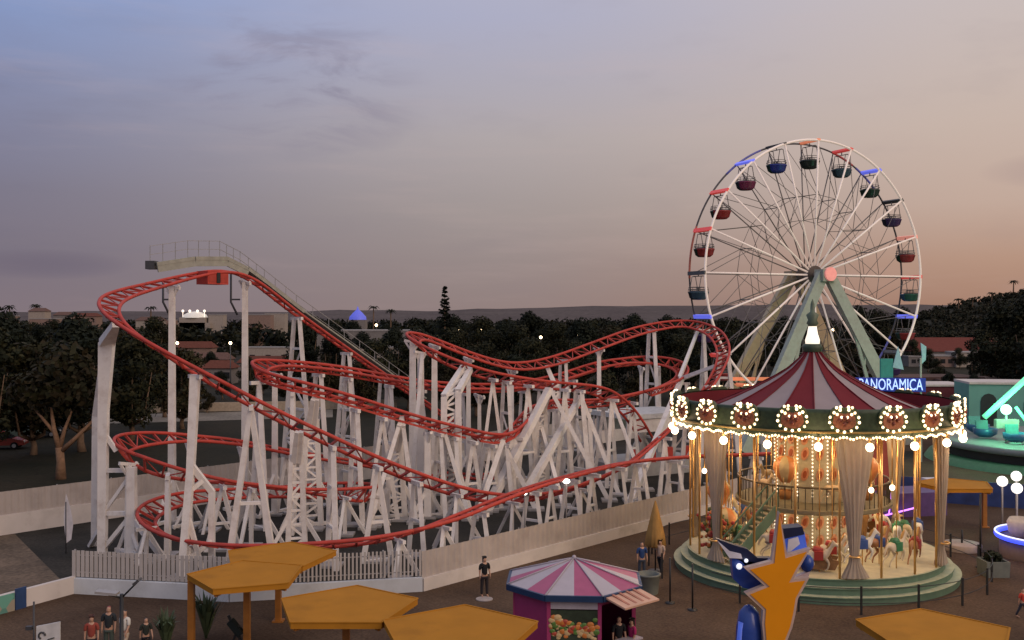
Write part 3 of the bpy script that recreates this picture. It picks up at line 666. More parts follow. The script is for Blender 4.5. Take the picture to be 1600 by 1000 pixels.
def track(key, cps, lattice=False, minbank=6, maxbank=38, gain=330, late=None):
    pts = resample(spline([P(*c) for c in cps]), .25); pts = smooth_pts(pts, 4)
    n = len(pts); T = [(pts[min(i + 3, n - 1)] - pts[max(i - 3, 0)]).normalized() for i in range(n)]
    hd = [math.atan2(t.y, t.x) for t in T]; kap = []
    for i in range(n):
        i0, i1 = max(i - 4, 0), min(i + 4, n - 1); dh = (hd[i1] - hd[i0] + math.pi) % (2 * math.pi) - math.pi; kap.append(dh / (.25 * (i1 - i0)))
    kap = smooth(smooth(kap, 12), 8)
    Lr, Rr, S_, Up = [], [], [], []
    for i in range(n):
        s = Vector((T[i].y, -T[i].x, 0)).normalized(); mb_ = minbank if late is None else minbank + (late - minbank) * sstep(26, 46, i * .25); bk = R(max(mb_, min(maxbank, kap[i] * gain / math.pi)))
        up0 = s.cross(T[i]); sd_ = s * math.cos(bk) + up0 * math.sin(bk)       # right (outer) rail raised in left turns
        S_.append(sd_); Up.append(sd_.cross(T[i])); Rr.append(pts[i] + sd_ * GAUGE); Lr.append(pts[i] - sd_ * GAUGE)
    TRK[key] = (pts, T, S_, Up)
    # split in pieces of about 16 m, as such tracks are bolted together
    step = 64; i = 0
    while i < n - 6:
        j = min(i + step, n - 1)
        if n - 1 - j < 14: j = n - 1
        tb = MB()
        for k in range(i + 2, j, 4):
            tb.beam(Lr[k] - Up[k] * .06, Rr[k] - Up[k] * .06, .09, h=.12, up=Up[k])
        if lattice:
            dn = .42
            for k in range(i + 2, j - 4, 4):
                c0, c1 = pts[k] - Up[k] * dn, pts[k + 4] - Up[k + 4] * dn
                tb.beam(c0, c1, .12); tb.beam(c0, Lr[k], .06); tb.beam(c0, Rr[k], .06); tb.beam(c0, Rr[k + 4], .05); tb.beam(c0, Lr[k + 4], .05)
        else:
            for k in range(i + 2, j - 4, 4):
                q0_, q1_ = (Lr, Rr) if (k // 4) % 2 else (Rr, Lr)
                tb.beam(q0_[k] - Up[k] * .06, q1_[k + 4] - Up[k + 4] * .06, .05, up=Up[k])
        tr = tb.build('track', darkred if not lattice else red, coaster)
        for rl in (Lr, Rr):
            rb = MB(); rb.tube([rl[k] for k in range(i, j + 1, 2)] + ([rl[j]] if (j - i) % 2 else []), .095, 7); rb.build('rail', red, tr)
        i = j
track('lift', [(752, 690, 79.5), (700, 654, 77), (620, 600, 73.2), (540, 545, 69.8), (455, 484, 66.5), (405, 444, 64.5), (370, 424, 63.2), (335, 424, 62), (290, 433, 60.2), (240, 446, 57.5), (196, 458, 54.5), (169, 473, 51.8), (179, 499, 49.5), (230, 535, 48), (300, 577, 47.3), (400, 632, 47.8), (480, 672, 48.5),
               (600, 727, 50), (680, 757, 51.5), (740, 774, 53), (800, 780, 55.3), (855, 774, 58), (912, 757, 61), (975, 730, 64), (1000, 711, 65.5), (1050, 667, 68), (1090, 628, 70), (1120, 583, 73.5), (1131, 550, 77), (1118, 521, 81), (1085, 507, 84), (1060, 505, 84.5), (1000, 516, 82), (930, 541, 78.5),
               (865, 564, 75.5), (810, 573, 73), (760, 563, 71), (700, 541, 69), (660, 525, 67.5), (641, 527, 65.5), (660, 545, 63.8), (700, 564, 63.5), (760, 586, 64.5), (850, 601, 67), (925, 608, 69.5), (958, 622, 72), (988, 650, 74), (1012, 690, 75)], late=27)
track('mid', [(1000, 614, 74.5), (1030, 605, 75.5), (1060, 592, 78.2), (1067, 577, 81), (1045, 565, 83), (1000, 562, 83), (940, 569, 80.5), (880, 588, 77.5), (800, 603, 74), (700, 602, 70), (620, 592, 67.5), (540, 577, 65.5), (470, 569, 63), (420, 567, 60.8), (402, 574, 58.5), (420, 590, 57), (470, 602, 57), (520, 614, 57.8),
              (650, 654, 60.4), (740, 676, 62), (785, 684, 63.3), (815, 658, 66), (838, 632, 69), (875, 627, 71.5), (920, 628, 72.5), (960, 623, 73.3), (1000, 614, 74.5)], lattice=True, minbank=17)
track('low', [(800, 742, 72), (740, 745, 70), (640, 736, 67.5), (560, 724, 65), (450, 706, 62), (380, 692, 60), (300, 684, 58), (240, 684, 56.3), (196, 690, 54.3), (184, 701, 52.5), (206, 717, 51), (250, 735, 51), (330, 750, 52), (450, 764, 54), (530, 771, 55.5), (572, 773, 57), (585, 770, 58.8), (560, 766, 60.3), (470, 768, 60),
              (390, 770, 58.5), (300, 776, 56), (250, 789, 53.3), (226, 806, 51), (238, 828, 49), (290, 846, 47.3), (350, 853, 46.2), (420, 855, 45.5), (560, 848, 45.5), (650, 830, 46.8), (720, 806, 48.8), (780, 781, 51), (850, 756, 54), (950, 729, 59.5), (1000, 720, 62.5), (1090, 713, 67.5), (1150, 711, 71), (1215, 708, 75)], minbank=11, maxbank=52, gain=620)
def near(key, px, py):
    """index of the track sample that shows at a picture position"""
    best, bi = 1e9, 0
    for i, p in enumerate(TRK[key][0]):
        d = (p.x / p.y * FPX + 800 - px) ** 2 + (HOR + (CAMH - p.z) / p.y * FPX - py) ** 2
        if d < best: best, bi = d, i
    return bi
Z = Vector((0, 0, 1))
def support(key, px, py, style='A', spread=1.0, w=.34, lean=0.0):
    i = near(key, px, py); p = TRK[key][0][i]; up = TRK[key][3][i]; t = TRK[key][1][i]; s = Vector((t.y, -t.x, 0)).normalized(); tf = Vector((t.x, t.y, 0)).normalized()
    top = p - up * (.50 if key == 'mid' else .16); h = top.z; b = MB(); w *= .86
    if h < .35: return
    if style == 'mast':                      # one box column, kinked strut near the foot
        b.beam(Vector((top.x, top.y, -.05)), top - Z * .15, w * 1.15, w * .85)
        b.beam(top - Z * .3 - s * .55, top - Z * .1 + s * .55, .16)
        b.beam(top - Z * .9, top - Z * .15 - s * .5, .12); b.beam(top - Z * .9, top - Z * .15 + s * .5, .12)
        f = min(2.6, h * .35)
        b.beam(top - Z * (h - f), Vector((top.x, top.y, 0)) + tf * f * .55, w * .55); b.beam(top - Z * (h - f), Vector((top.x, top.y, 0)) - tf * f * .55, w * .55)
        b.beam(Vector((top.x, top.y, .15)) + tf * f * .6, Vector((top.x, top.y, .15)) - tf * f * .6, .18)
    elif style == 'A':                       # two splayed legs across the track with rungs
        sp_ = spread * (.55 + .10 * h); ft = [Vector((top.x, top.y, -.05)) + s * k * sp_ + tf * lean for k in (-1, 1)]; tp = [top - Z * .1 + s * k * .28 for k in (-1, 1)]
        for a_, c_ in zip(ft, tp): b.beam(a_, c_, w, w * .8)
        b.beam(top - Z * .1 - s * .55, top - Z * .1 + s * .55, .2)
        n = max(1, int(h / 2.2)); pr = None
        for k in range(1, n + 1):
            f = k / (n + 1); l_, r_ = ft[0].lerp(tp[0], f), ft[1].lerp(tp[1], f); b.beam(l_, r_, w * .5)
            if pr: b.beam(pr[k % 2], (r_, l_)[k % 2], w * .36)
            pr = (l_, r_)
    elif style == 'along':                   # legs splayed along the track, seen broadside
        sp_ = spread * (.5 + .12 * h); ft = [Vector((top.x, top.y, -.05)) + tf * k * sp_ for k in (-1, 1)]
        for a_ in ft: b.beam(a_, top - Z * .12, w * .95, w * .7)
        b.beam(ft[0].lerp(top, .42), ft[1].lerp(top, .42), w * .5); b.beam(top - Z * .1 - s * .55, top - Z * .1 + s * .55, .2)
        b.beam(ft[0] + Z * .12, ft[1] + Z * .12, w * .5)
    elif style == 'slab':                    # wide tapered plate column with bent head
        off = -s * (.55 + .05 * h); k1 = top - Z * 1.3 + off; ba = Vector((k1.x, k1.y, -.05))
        for k in (-1, 1):
            b.beam(ba + tf * k * w * 1.5, k1 + tf * k * w * .8, w * .8, w * .7)
            b.beam(ba + tf * k * 1.7, ba + Z * h * .38 + tf * k * w * .9, w * .6)
        b.beam(k1 - Z * .35 - tf * w * .4, top - Z * .1 - tf * w * .3, w * .9, w * .7); b.beam(k1 - Z * .35 + tf * w * .4, top - Z * .1 + tf * w * .3, w * .9, w * .7)
        n = max(2, int(h / .8))
        for k in range(n):
            f0, f1 = k / n, (k + 1) / n; l0, r1 = (ba + tf * -w * 1.5).lerp(k1 - tf * w * .8, f0), (ba + tf * w * 1.5).lerp(k1 + tf * w * .8, f1)
            l1, r0 = (ba + tf * -w * 1.5).lerp(k1 - tf * w * .8, f1), (ba + tf * w * 1.5).lerp(k1 + tf * w * .8, f0)
            b.beam(*((l0, r1) if k % 2 else (r0, l1)), .11); b.beam(l1, r1, .11)
        b.beam(ba + Z * .2 - tf * 1.7, ba + Z * .2 + tf * 1.7, .18)
    elif style == 'tri':                     # short tripod foot under a low curve
        for k in range(3):
            a_ = k * 2.094 + .4; b.beam(Vector((top.x + math.cos(a_) * h * .55, top.y + math.sin(a_) * h * .55, -.05)), top - Z * .1, w * .62)
        b.beam(Vector((top.x, top.y, -.05)), top - Z * .08, w * .7); b.beam(top - Z * .08 - s * .5, top - Z * .08 + s * .5, .16)
    sup = b.build('support', white, coaster)
    fb = MB()
    fb.box((top.x, top.y, .06), (1.0, 1.0, .12)); fb.build('foot_plate', greysteel, sup)
for a in [('lift', 270, 438, 'mast', 1, .40), ('lift', 385, 432, 'mast', 1, .40), ('lift', 466, 492, 'A', 1.0, .34), ('lift', 545, 548, 'A', 1.0, .34), ('lift', 600, 587, 'A', .9, .32), ('lift', 655, 624, 'A', .9, .3), ('lift', 705, 657, 'A', .8, .3),
          ('lift', 395, 629, 'along', .75, .36), ('lift', 470, 667, 'slab', 1, .34), ('lift', 520, 693, 'A', .8, .3), ('lift', 590, 723, 'along', .7, .32), ('lift', 650, 747, 'A', .9, .28), ('lift', 715, 768, 'tri', 1, .3), ('lift', 800, 780, 'tri', 1, .28), ('lift', 905, 759, 'tri', 1, .3), ('lift', 990, 718, 'along', .7, .3),
          ('lift', 1035, 680, 'along', .6, .34), ('lift', 1075, 642, 'A', .7, .36), ('lift', 1112, 602, 'A', .8, .38), ('lift', 1138, 548, 'A', .8, .38), ('lift', 1098, 510, 'along', .45, .40), ('lift', 1018, 512, 'A', .6, .40), ('lift', 935, 539, 'mast', 1, .40), ('lift', 856, 567, 'slab', .8, .3), ('lift', 800, 572, 'mast', 1, .34), ('lift', 735, 555, 'mast', 1, .36),
          ('lift', 683, 533, 'mast', 1, .46), ('lift', 645, 524, 'mast', 1, .50), ('lift', 660, 545, 'mast', 1, .50), ('lift', 790, 593, 'A', .8, .34), ('lift', 858, 602, 'slab', 1, .44), ('lift', 905, 606, 'A', .9, .4), ('lift', 955, 620, 'along', .6, .34),
          ('mid', 1062, 588, 'A', .7, .38), ('mid', 1030, 563, 'mast', 1, .36), ('mid', 1005, 562, 'mast', 1, .32), ('mid', 895, 583, 'A', .7, .34), ('mid', 820, 602, 'A', .7, .32), ('mid', 750, 603, 'mast', 1, .32), ('mid', 610, 590, 'A', .8, .34), ('mid', 545, 577, 'A', .8, .32), ('mid', 500, 572, 'A', .8, .34), ('mid', 435, 567, 'mast', 1, .36),
          ('mid', 412, 584, 'along', .55, .38), ('mid', 460, 600, 'A', .8, .30), ('mid', 498, 608, 'slab', 1, .42), ('mid', 560, 626, 'A', .9, .32), ('mid', 628, 647, 'slab', 1, .46), ('mid', 668, 660, 'mast', 1, .44), ('mid', 710, 670, 'A', .9, .34), ('mid', 740, 676, 'along', .7, .34), ('mid', 785, 684, 'A', .8, .34), ('mid', 822, 650, 'slab', 1, .44), ('mid', 862, 628, 'A', .9, .36), ('mid', 915, 628, 'A', .9, .34), ('mid', 985, 617, 'along', .6, .34),
          ('low', 300, 684, 'mast', 1, .3), ('low', 380, 692, 'mast', 1, .3), ('low', 450, 706, 'along', .7, .28), ('low', 560, 724, 'along', .8, .26), ('low', 660, 738, 'tri', 1, .26), ('low', 205, 717, 'mast', 1, .34), ('low', 262, 738, 'A', .8, .28), ('low', 350, 753, 'along', .9, .3), ('low', 395, 759, 'tri', 1, .32), ('low', 480, 767, 'tri', 1, .3), ('low', 535, 771, 'tri', 1, .3), ('low', 580, 772, 'tri', 1, .3),
          ('low', 330, 773, 'tri', 1, .28), ('low', 232, 818, 'tri', 1, .28), ('low', 300, 848, 'tri', 1, .28), ('low', 620, 836, 'tri', 1, .34), ('low', 690, 817, 'tri', 1, .32), ('low', 750, 793, 'A', .9, .28), ('low', 830, 762, 'A', .9, .28), ('low', 890, 744, 'A', .9, .28), ('low', 925, 735, 'along', .8, .28), ('low', 1000, 720, 'A', .9, .28), ('low', 1055, 715, 'A', .9, .28), ('low', 1120, 712, 'A', .9, .28), ('low', 1180, 710, 'A', .9, .28),
          ('lift', 770, 588, 'along', .8, .3), ('lift', 825, 598, 'along', .7, .3), ('lift', 880, 604, 'along', .6, .34), ('mid', 690, 665, 'A', 1, .3), ('mid', 765, 681, 'along', .9, .3), ('mid', 800, 672, 'along', .8, .34), ('mid', 840, 632, 'along', .7, .34), ('mid', 940, 626, 'along', .7, .32), ('mid', 600, 640, 'along', .8, .3), ('low', 700, 742, 'A', .8, .26), ('low', 860, 753, 'along', .8, .26), ('low', 965, 726, 'A', .8, .26),
          ('mid', 660, 598, 'along', .7, .3), ('mid', 720, 603, 'A', .8, .3), ('mid', 845, 597, 'along', .6, .3), ('lift', 880, 560, 'A', .5, .34)]:
    support(*a)
# the tall tapered tower under the first turn
i = near('lift', 180, 502); tp = TRK['lift'][0][i] - Z * .25; D_ = 51.6
b = MB(); q0 = P(160, 858, D_); q0.z = -.05; k1, k2 = P(162, 640, D_), P(167, 535, D_)
b.beam(q0, k1, .40, .46, h=.36, h2=.38); b.beam(k1, k2, .46, .74, h=.38, h2=.40); b.beam(k2, tp, .74, .34, h=.4, h2=.3)
q1 = GD(148, 53.2); b.beam(q1, P(150, 650, 53), .3); b.beam(P(150, 650, 53), P(160, 560, 52), .3, .2)
q2 = GD(206, 51.2); e2 = P(206, 730, 51.2); b.beam(q2, e2, .44, .4); 
for ya, yb in ((735, 735), (802, 802)): b.beam(P(160, ya, D_), P(206, yb, 51.3), .2)
b.beam(P(163, 800, D_), P(204, 742, 51.3), .16); b.beam(P(163, 856, D_), P(204, 806, 51.3), .2); b.beam(P(165, 680, D_), P(182, 705, 51.6), .2)
b.beam(P(206, 806, 51.3), GD(258, 50), .26); b.beam(P(160, 820, D_), GD(140, 53), .2)
tw = b.build('support', white, coaster)
# bent column with a side strut under the long first drop
i = near('lift', 306, 580); tp = TRK['lift'][0][i] - Z * .2; b = MB(); q0 = GD(284, 46.6); m0 = P(298, 735, 47.0)
b.beam(q0, m0, .34, .33); b.beam(m0, tp, .33, .40); b.beam(P(300, 728, 47.0), P(331, 768, 47.4), .26); b.beam(P(331, 766, 47.4), GD(331, 47.6), .26); b.beam(P(293, 770, 46.9), P(318, 750, 47.2), .2)
b.beam(P(286, 880, 46.7), P(331, 845, 47.5), .2); b.beam(P(292, 800, 46.8), GD(318, 47.2), .2); b.beam(tp - VD * .5 - Z * .05, tp + VD * .5 - Z * .05, .18)
sup = b.build('support', white, coaster); b = MB(); b.box(q0 + Z * .06, (1.1, 1.1, .12)); b.box(GD(331, 47.6) + Z * .06, (.8, .8, .12)); b.build('foot_plate', greysteel, sup)
# long raking struts through the crowded middle
def strut(p, q, w, foot=True):
    b = MB(); b.beam(p, q, w, w * .8); o = b.build('raking_strut', white, coaster)
    if foot: b = MB(); b.box((p.x, p.y, .07), (1.0, 1.0, .14)); b.build('foot_plate', greysteel, o)
for fp, fd, top, w in ((757, 62, (858, 608, 67), .50), (806, 63, (907, 620, 69.4), .44), (952, 66, (862, 612, 67), .30), (968, 68, (909, 622, 69.4), .30), (985, 66, (1066, 590, 78.2), .42), (745, 61, (786, 688, 63.3), .36), (838, 63, (785, 688, 63.3), .28), (735, 60, (694, 672, 61.2), .26), (650, 59, (628, 650, 60), .26), (575, 57.5, (628, 650, 60), .26), (1010, 70, (958, 628, 72), .28), (880, 64, (838, 640, 69), .28), (640, 62, (660, 552, 63.9), .26)):
    strut(GD(fp, fd) - Z * .04, P(*top), w)
strut(P(1064, 592, 78.2), P(1117, 572, 75.5), .30, False); strut(P(1062, 590, 78.5), P(1092, 512, 84), .26, False)
# bent lattice column carrying the first fold of the upper track
b = MB(); fl0, fl1, hl0, hl1 = GD(693, 61.3), GD(718, 61.3), P(694, 620, 61.6), P(716, 612, 61.8); e0, e1 = P(724, 573, 64), P(735, 577, 64)
b.beam(fl0, hl0, .36); b.beam(fl1, hl1, .36); b.beam(hl0, e0, .36, .3); b.beam(hl1, e1, .36, .3)
for k in range(12):
    f0, f1 = k / 12, (k + 1) / 12; b.beam(*((fl0.lerp(hl0, f0), fl1.lerp(hl1, f1)) if k % 2 else (fl1.lerp(hl1, f0), fl0.lerp(hl0, f1))), .13); b.beam(fl0.lerp(hl0, f1), fl1.lerp(hl1, f1), .13)
for k in range(3): b.beam(hl0.lerp(e0, k / 3), hl1.lerp(e1, (k + 1) / 3), .14)
b.beam(fl0 + Z * .2, GD(735, 60.5) + Z * .2, .2); b.beam(GD(738, 60.4), fl1.lerp(hl1, .35), .28); sup = b.build('support', white, coaster); b = MB(); b.box(GD(706, 61.3) + Z * .06, (1.8, 1.0, .12)); b.build('foot_plate', greysteel, sup)
# walkway and handrail beside the lift
b = MB(); H_ = MB(); back = VD
wk = [(241, 413, 61.5), (300, 404, 63.0), (350, 404, 64.6), (382, 420, 65.6), (420, 448, 67.0), (470, 487, 68.8), (545, 540, 72), (615, 590, 75.2), (660, 622, 77.2)]
pw = [P(*c) for c in wk]
for p0, p1 in zip(pw, pw[1:]): b.beam(p0, p1, .95, h=.22 if p0.z > 13 else .10)
for p0, p1 in zip(pw[:3], pw[1:4]): b.beam(p0 + Z * -.28 - back * .4, p1 + Z * -.28 - back * .4, .12, h=.42)
cw = b.build('catwalk', mat('walkway grey green', (.30, .30, .25), .6), coaster)
for off in (.5,):
    for p0, p1 in zip(pw, pw[1:]):
        q = back * off
        for k in range(3): f = p0.lerp(p1, k / 3) + q; H_.beam(f, f + Z * 1.15, .035)
        for hz in (.6, 1.12): H_.beam(p0 + q + Z * hz, p1 + q + Z * hz, .03)
H_.build('handrail', mat('handrail steel', (.28, .27, .27), .5), cw)
b = MB(); b.box(pw[0] - Z * .05 - Vector((.15, 0, 0)), (.55, .7, .5)); b.build('motor_box', darkgrey, cw)
for px_, k in ((266, .0), (372, 0)):
    b = MB(); D__ = 61.2 if px_ < 300 else 64.0; b.tube([P(px_ - 11, 425 if px_ > 300 else 440, D__), P(px_ - 11, 472, D__), P(px_ - 1, 492, D__)], .07, 5); b.beam(P(px_ - 11, 468, D__), P(px_ + 3, 468, D__), .1); b.build('walkway_bracket', darkgrey, coaster)
# red drive car at the top of the lift
i = near('lift', 330, 425); p = TRK['lift'][0][i] - Z * .35; tt = TRK['lift'][1][i]; t = thing('coaster_car', 'red coaster car at the top of the lift hill', 'coaster car', p)
tf = Vector((tt.x, tt.y, 0)).normalized(); s_ = Vector((tf.y, -tf.x, 0))
b = MB(); b.beam(p - tf * .75, p + tf * .75, 1.1, h=.8); b.build('body', red, t)
for k in (-.42, .42): b = MB(); b.beam(p + tf * (k - .25) + s_ * .52, p + tf * (k + .25) + s_ * .52, .1, h=.5); b.build('side_panel', darkred, t); b = MB(); b.beam(p + tf * (k - .25) - s_ * .52, p + tf * (k + .25) - s_ * .52, .1, h=.5); b.build('side_panel', darkred, t)
b = MB(); b.beam(p - tf * .12 + s_ * .55, p + tf * .12 + s_ * .55, .12, h=.62); b.beam(p - tf * .12 - s_ * .55, p + tf * .12 - s_ * .55, .12, h=.62); b.build('grille', black, t)
# station under white roof at the back right
st = P(1005, 640, 79); st.z = 0
t = thing('coaster_station', 'open white roofed boarding station behind the coaster supports', 'building', st); ux = Vector((.87, .49, 0)); uy = Vector((-.49, .87, 0)); rz_ = math.atan2(.49, .87)
b = MB(); b.box(st + Z * .5, (8.5, 5, 1.0), rz_); b.build('platform', greysteel, t)
b = MB(); b.box(st + Z * 4.45, (6.6, 5, .35), rz_); b.box(st + Z * 3.75 + uy * 1.5, (6.4, .2, 1.2), rz_); b.build('roof', mat('station roof', (.62, .62, .60), .6, dirt=(.35, .35, .33), dirt_amt=.5), t)
for k in (-1, 1):
    for j in (-1, 1): b = MB(); c = st + ux * k * 3.1 + uy * j * 2.2; b.beam(c + Z, c + Z * (5.3 if j < 0 else 4.4), .16); b.build('column', white, t)
b = MB(); b.box(st + Z * 3.75 - uy * 2.3, (6.4, .12, .95), rz_); b.build('front_board', white, t)
for k in (-2.4, -.8, .8, 2.4): b = MB(); c = st + ux * k - uy * 2.2; b.beam(c + Z * 1.0, c + Z * 2.0, .5, h=.5); b.build('barrier', red, t)
# floodlights fixed on the low rising track
fl = mat('floodlight glass', (1, 1, 1), .3, emit=(1, .93, .82), es=9, sample=False)
for px_, py_, k in ((885, 752, 'brightest floodlight below the rising red track'), (820, 771, 'dim floodlight at the crossing of the two red tracks')):
    c = P(px_, py_, 53.0 + (1.6 if px_ > 850 else 0)); t = thing('floodlight', k, 'floodlight', (c.x, c.y, 0), 'floodlights in the coaster yard'); b = MB(); b.tube([(c.x, c.y, 0), (c.x, c.y, c.z - .1)], .04, 5); b.build('pole', greysteel, t)
    b = MB(); b.box(c + Vector((0, .1, 0)), (.42, .12, .26)); b.build('housing', darkgrey, t); b = MB(); b.ball(c, .16 if px_ > 850 else .1, 8, (1.2, .5, .8)); b.build('lens', fl, t)

# ------------------------------------------------------------------ big wheel
WC = P(1265, 430, 95); WR = 12.35
wheel = thing('ferris_wheel', 'tall white ferris wheel with coloured light bars and hanging tub gondolas', 'ferris wheel', (WC.x, WC.y, 0))
WA, WU = Vector((.40, -.917, 0)).normalized(), Vector((.917, .40, 0)).normalized()
def W(ang, r, off=0.0): return WC + WU * (math.cos(ang) * r) + Z * (math.sin(ang) * r) + WA * off
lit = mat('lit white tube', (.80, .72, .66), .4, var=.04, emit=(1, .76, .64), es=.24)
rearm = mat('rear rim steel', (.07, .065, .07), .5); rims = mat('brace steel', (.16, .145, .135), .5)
def lightbar(c, e): return mat('light bar %.2f %.2f %.2f' % c, c, .4, emit=c, es=e)
LB = {'o': lightbar((.75, .22, .10), .55), 'r': lightbar((.62, .06, .05), .5), 'b': lightbar((.13, .15, .75), .75), 'g': mat('unlit bar', (.10, .10, .10), .5), 'p': lightbar((.85, .32, .24), .45)}
HW = 1.22
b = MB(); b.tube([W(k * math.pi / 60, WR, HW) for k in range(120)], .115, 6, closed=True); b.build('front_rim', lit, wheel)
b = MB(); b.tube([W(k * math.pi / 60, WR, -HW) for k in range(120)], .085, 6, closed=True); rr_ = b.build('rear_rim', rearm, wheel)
for a0, a1, c in ((112, 133, 'b'), (60, 72, 'r'), (44, 58, 'b'), (160, 182, 'p'), (318, 332, 'b')):
    b = MB(); b.tube([W(R(a0 + (a1 - a0) * k / 8), WR, -HW) for k in range(9)], .10, 6); b.build('light_strip', mat('strip ' + c, {'b': (.10, .10, .30), 'r': (.35, .06, .06), 'p': (.34, .10, .07)}[c], .5, emit={'b': (.1, .1, .5), 'r': (.5, .05, .05), 'p': (.5, .12, .08)}[c], es=.12), rr_)
NS = 20; bars = 'orbgprpbbrobgrbrrbgb'
barc = {0: 'o', 1: 'g', 2: 'b', 3: 'r', 4: 'r', 5: 'g', 6: 'b', 7: 'r', 8: 'o', 9: 'g', 10: 'o', 11: 'r', 12: 'b', 13: 'g', 14: 'b', 15: 'r', 16: 'p', 17: 'g', 18: 'b', 19: 'r'}
tubc = [((.02, .035, .03), (.03, .04, .035)), ((.03, .05, .30), (.02, .06, .05)), ((.20, .03, .09), (.02, .035, .05)), ((.30, .03, .03), (.02, .05, .035)), ((.02, .05, .035), (.02, .05, .035)), ((.05, .10, .14), (.03, .05, .06)), ((.02, .11, .07), (.04, .10, .16)), ((.06, .03, .12), (.03, .03, .05))]
order = [0, 1, 2, 3, 3, 5, 7, 3, 6, 2, 5, 1, 6, 7, 3, 6, 3, 7, 4, 5]
def gondola_proto(ci):
    ca, cb = tubc[ci]; o = bpy.data.objects.new('gondola', None)
    return ca, cb
for k in range(NS):
    an = R(90 + 18 * k)
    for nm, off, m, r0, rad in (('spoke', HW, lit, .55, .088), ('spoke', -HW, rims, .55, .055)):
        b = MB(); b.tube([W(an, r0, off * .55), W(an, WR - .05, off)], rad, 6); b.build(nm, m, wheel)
    # zigzag bracing, rings and cross ties of this bay
    b = MB(); a2 = an + R(18); am = an + R(9)
    for off in (HW, -HW):
        for r_ in (WR * .42, WR * .60): b.tube([W(an, r_, off * .8), W(a2, r_, off * .8)], .028, 4)
        b.tube([W(an, WR * .60, off * .8), W(a2, WR * .97, off)], .03, 4); b.tube([W(a2, WR * .42, off * .75), W(an, WR * .60, off * .8)], .028, 4)
    b.tube([W(an, WR * .60, HW * .8), W(an, WR * .60, -HW * .8)], .04, 4); b.tube([W(an, WR * .3, HW * .7), W(an, WR * .97, -HW)], .03, 4)
    b.build('brace', rims, wheel)
    b = MB(); b.beam(W(an, WR + .04, HW + .1), W(an, WR + .04, -HW - .1), .34, h=.20, up=W(an, 1) - WC); b.build('light_bar', LB[barc[k]], wheel)
    # gondola: hangs vertically below the bar
    hp = W(an, WR - .12, 0); ca, cb = tubc[order[k] % 8]
    b = MB(); tb = hp - Z * 1.75
    b.lathe(tb, [(.05, -.62), (.55, -.60), (.78, -.42), (.90, 0), (.93, .02), (.93, .10), (.86, .10), (.80, -.1), (.5, -.35), (.02, -.38)], 20, mis=lambda i, j: 1 if 3 < j < 12 else 0)
    gd = b.build('gondola', [mat('tub %.2f %.2f %.2f' % ca, ca, .35, var=.05), mat('tub %.2f %.2f %.2f' % cb, cb, .35, var=.05)], wheel)
    b = MB()
    for sx in (-1, 1):
        for sy in (-.45, .45): b.tube([tb + WA * sx * .72 + WU * sy + Z * .08, hp + WA * sx * .72 + WU * sy * .4 - Z * .3], .035, 4)
        b.tube([hp + WA * sx * .72 - Z * .3 - WU * .2, hp + WA * sx * .72 - Z * .3 + WU * .2], .03, 4)
    for rz_, rq in ((.5, .84), (.3, .90)): b.tube([tb + Z * rz_ + Vector((rq * math.cos(j * .3927), rq * math.sin(j * .3927), 0)) for j in range(16)], .025, 4, closed=True)
    for j in range(8): b.tube([tb + Z * .08 + Vector((.9 * math.cos(j * .7854), .9 * math.sin(j * .7854), 0)), tb + Z * .5 + Vector((.84 * math.cos(j * .7854), .84 * math.sin(j * .7854), 0))], .022, 4)
    b.tube([hp - WA * .8 - Z * .28, hp + WA * .8 - Z * .28], .04, 4); b.tube([hp, hp - Z * .3], .05, 4); b.build('hanger', rims, gd)
    b = MB(); b.tube([tb - Z * .3, tb + Z * .42], .045, 5); b.lathe(tb + Z * .42, [(.02, .03), (.22, .03), (.22, -.02), (.02, -.02)], 10)
    b.build('hand_wheel', rims, gd)
    b = MB(); b.lathe(tb, [(.52, -.30), (.80, -.12), (.84, .16), (.72, .2), (.6, -.1)], 16, a0=math.atan2(WU.y, WU.x) + math.pi, a1=math.atan2(WU.y, WU.x) + 2 * math.pi); b.build('seat', mat('gondola seat', (.028, .026, .028), .6), gd)
b = MB(); b.tube([WC + WA * -2.6, WC + WA * 2.9], .28, 12); b.build('axle', greysteel, wheel)
for off in (HW * .6, -HW * .6): b = MB(); b.tube([WC + WA * (off - .12), WC + WA * (off + .12)], .85, 20); b.build('hub', mat('hub steel', (.09, .07, .06), .5), wheel)
b = MB(); b.tube([WC + WA * 2.7, WC + WA * 2.95], .62, 24); b.build('hub_disc', mat('pink hub disc', (.80, .30, .26), .5, emit=(1, .36, .32), es=.36), wheel)
legm = mat('pale green leg paint', (.34, .39, .33), .5, var=.1, dirt=(.20, .16, .12), dirt_amt=.4); leg_warmlit = mat('leg paint with warm light', (.52, .41, .25), .5, var=.1)  # rear legs: the yellow light on them is painted into their colour
for off, m in ((2.15, legm), (-2.15, leg_warmlit)):
    for sx in (-1, 1):
        b = MB(); tp_ = WC + WA * off + WU * sx * .35; ft = WC + WA * (off * 1.5) + WU * sx * 9.6; ft.z = 0
        b.beam(ft, tp_, 1.35, 1.05, h=.55, h2=.5, up=WA); lg = b.build('support_leg', m, wheel)
        b = MB(); s2 = WC + WA * (off * 1.5) + WU * sx * 6.0; s2.z = 0; b.beam(s2, tp_.lerp(ft, .25), .28)
        for q in range(5): b.beam(s2.lerp(tp_.lerp(ft, .25), q / 5), ft.lerp(tp_, .15 + q * .14), .14)
        b.build('leg_brace', m, lg)
    b = MB(); b.box(WC + WA * off - Z * .1, (1.5, 1.2, 1.1), math.atan2(WU.y, WU.x)); b.build('bearing_block', m, wheel)
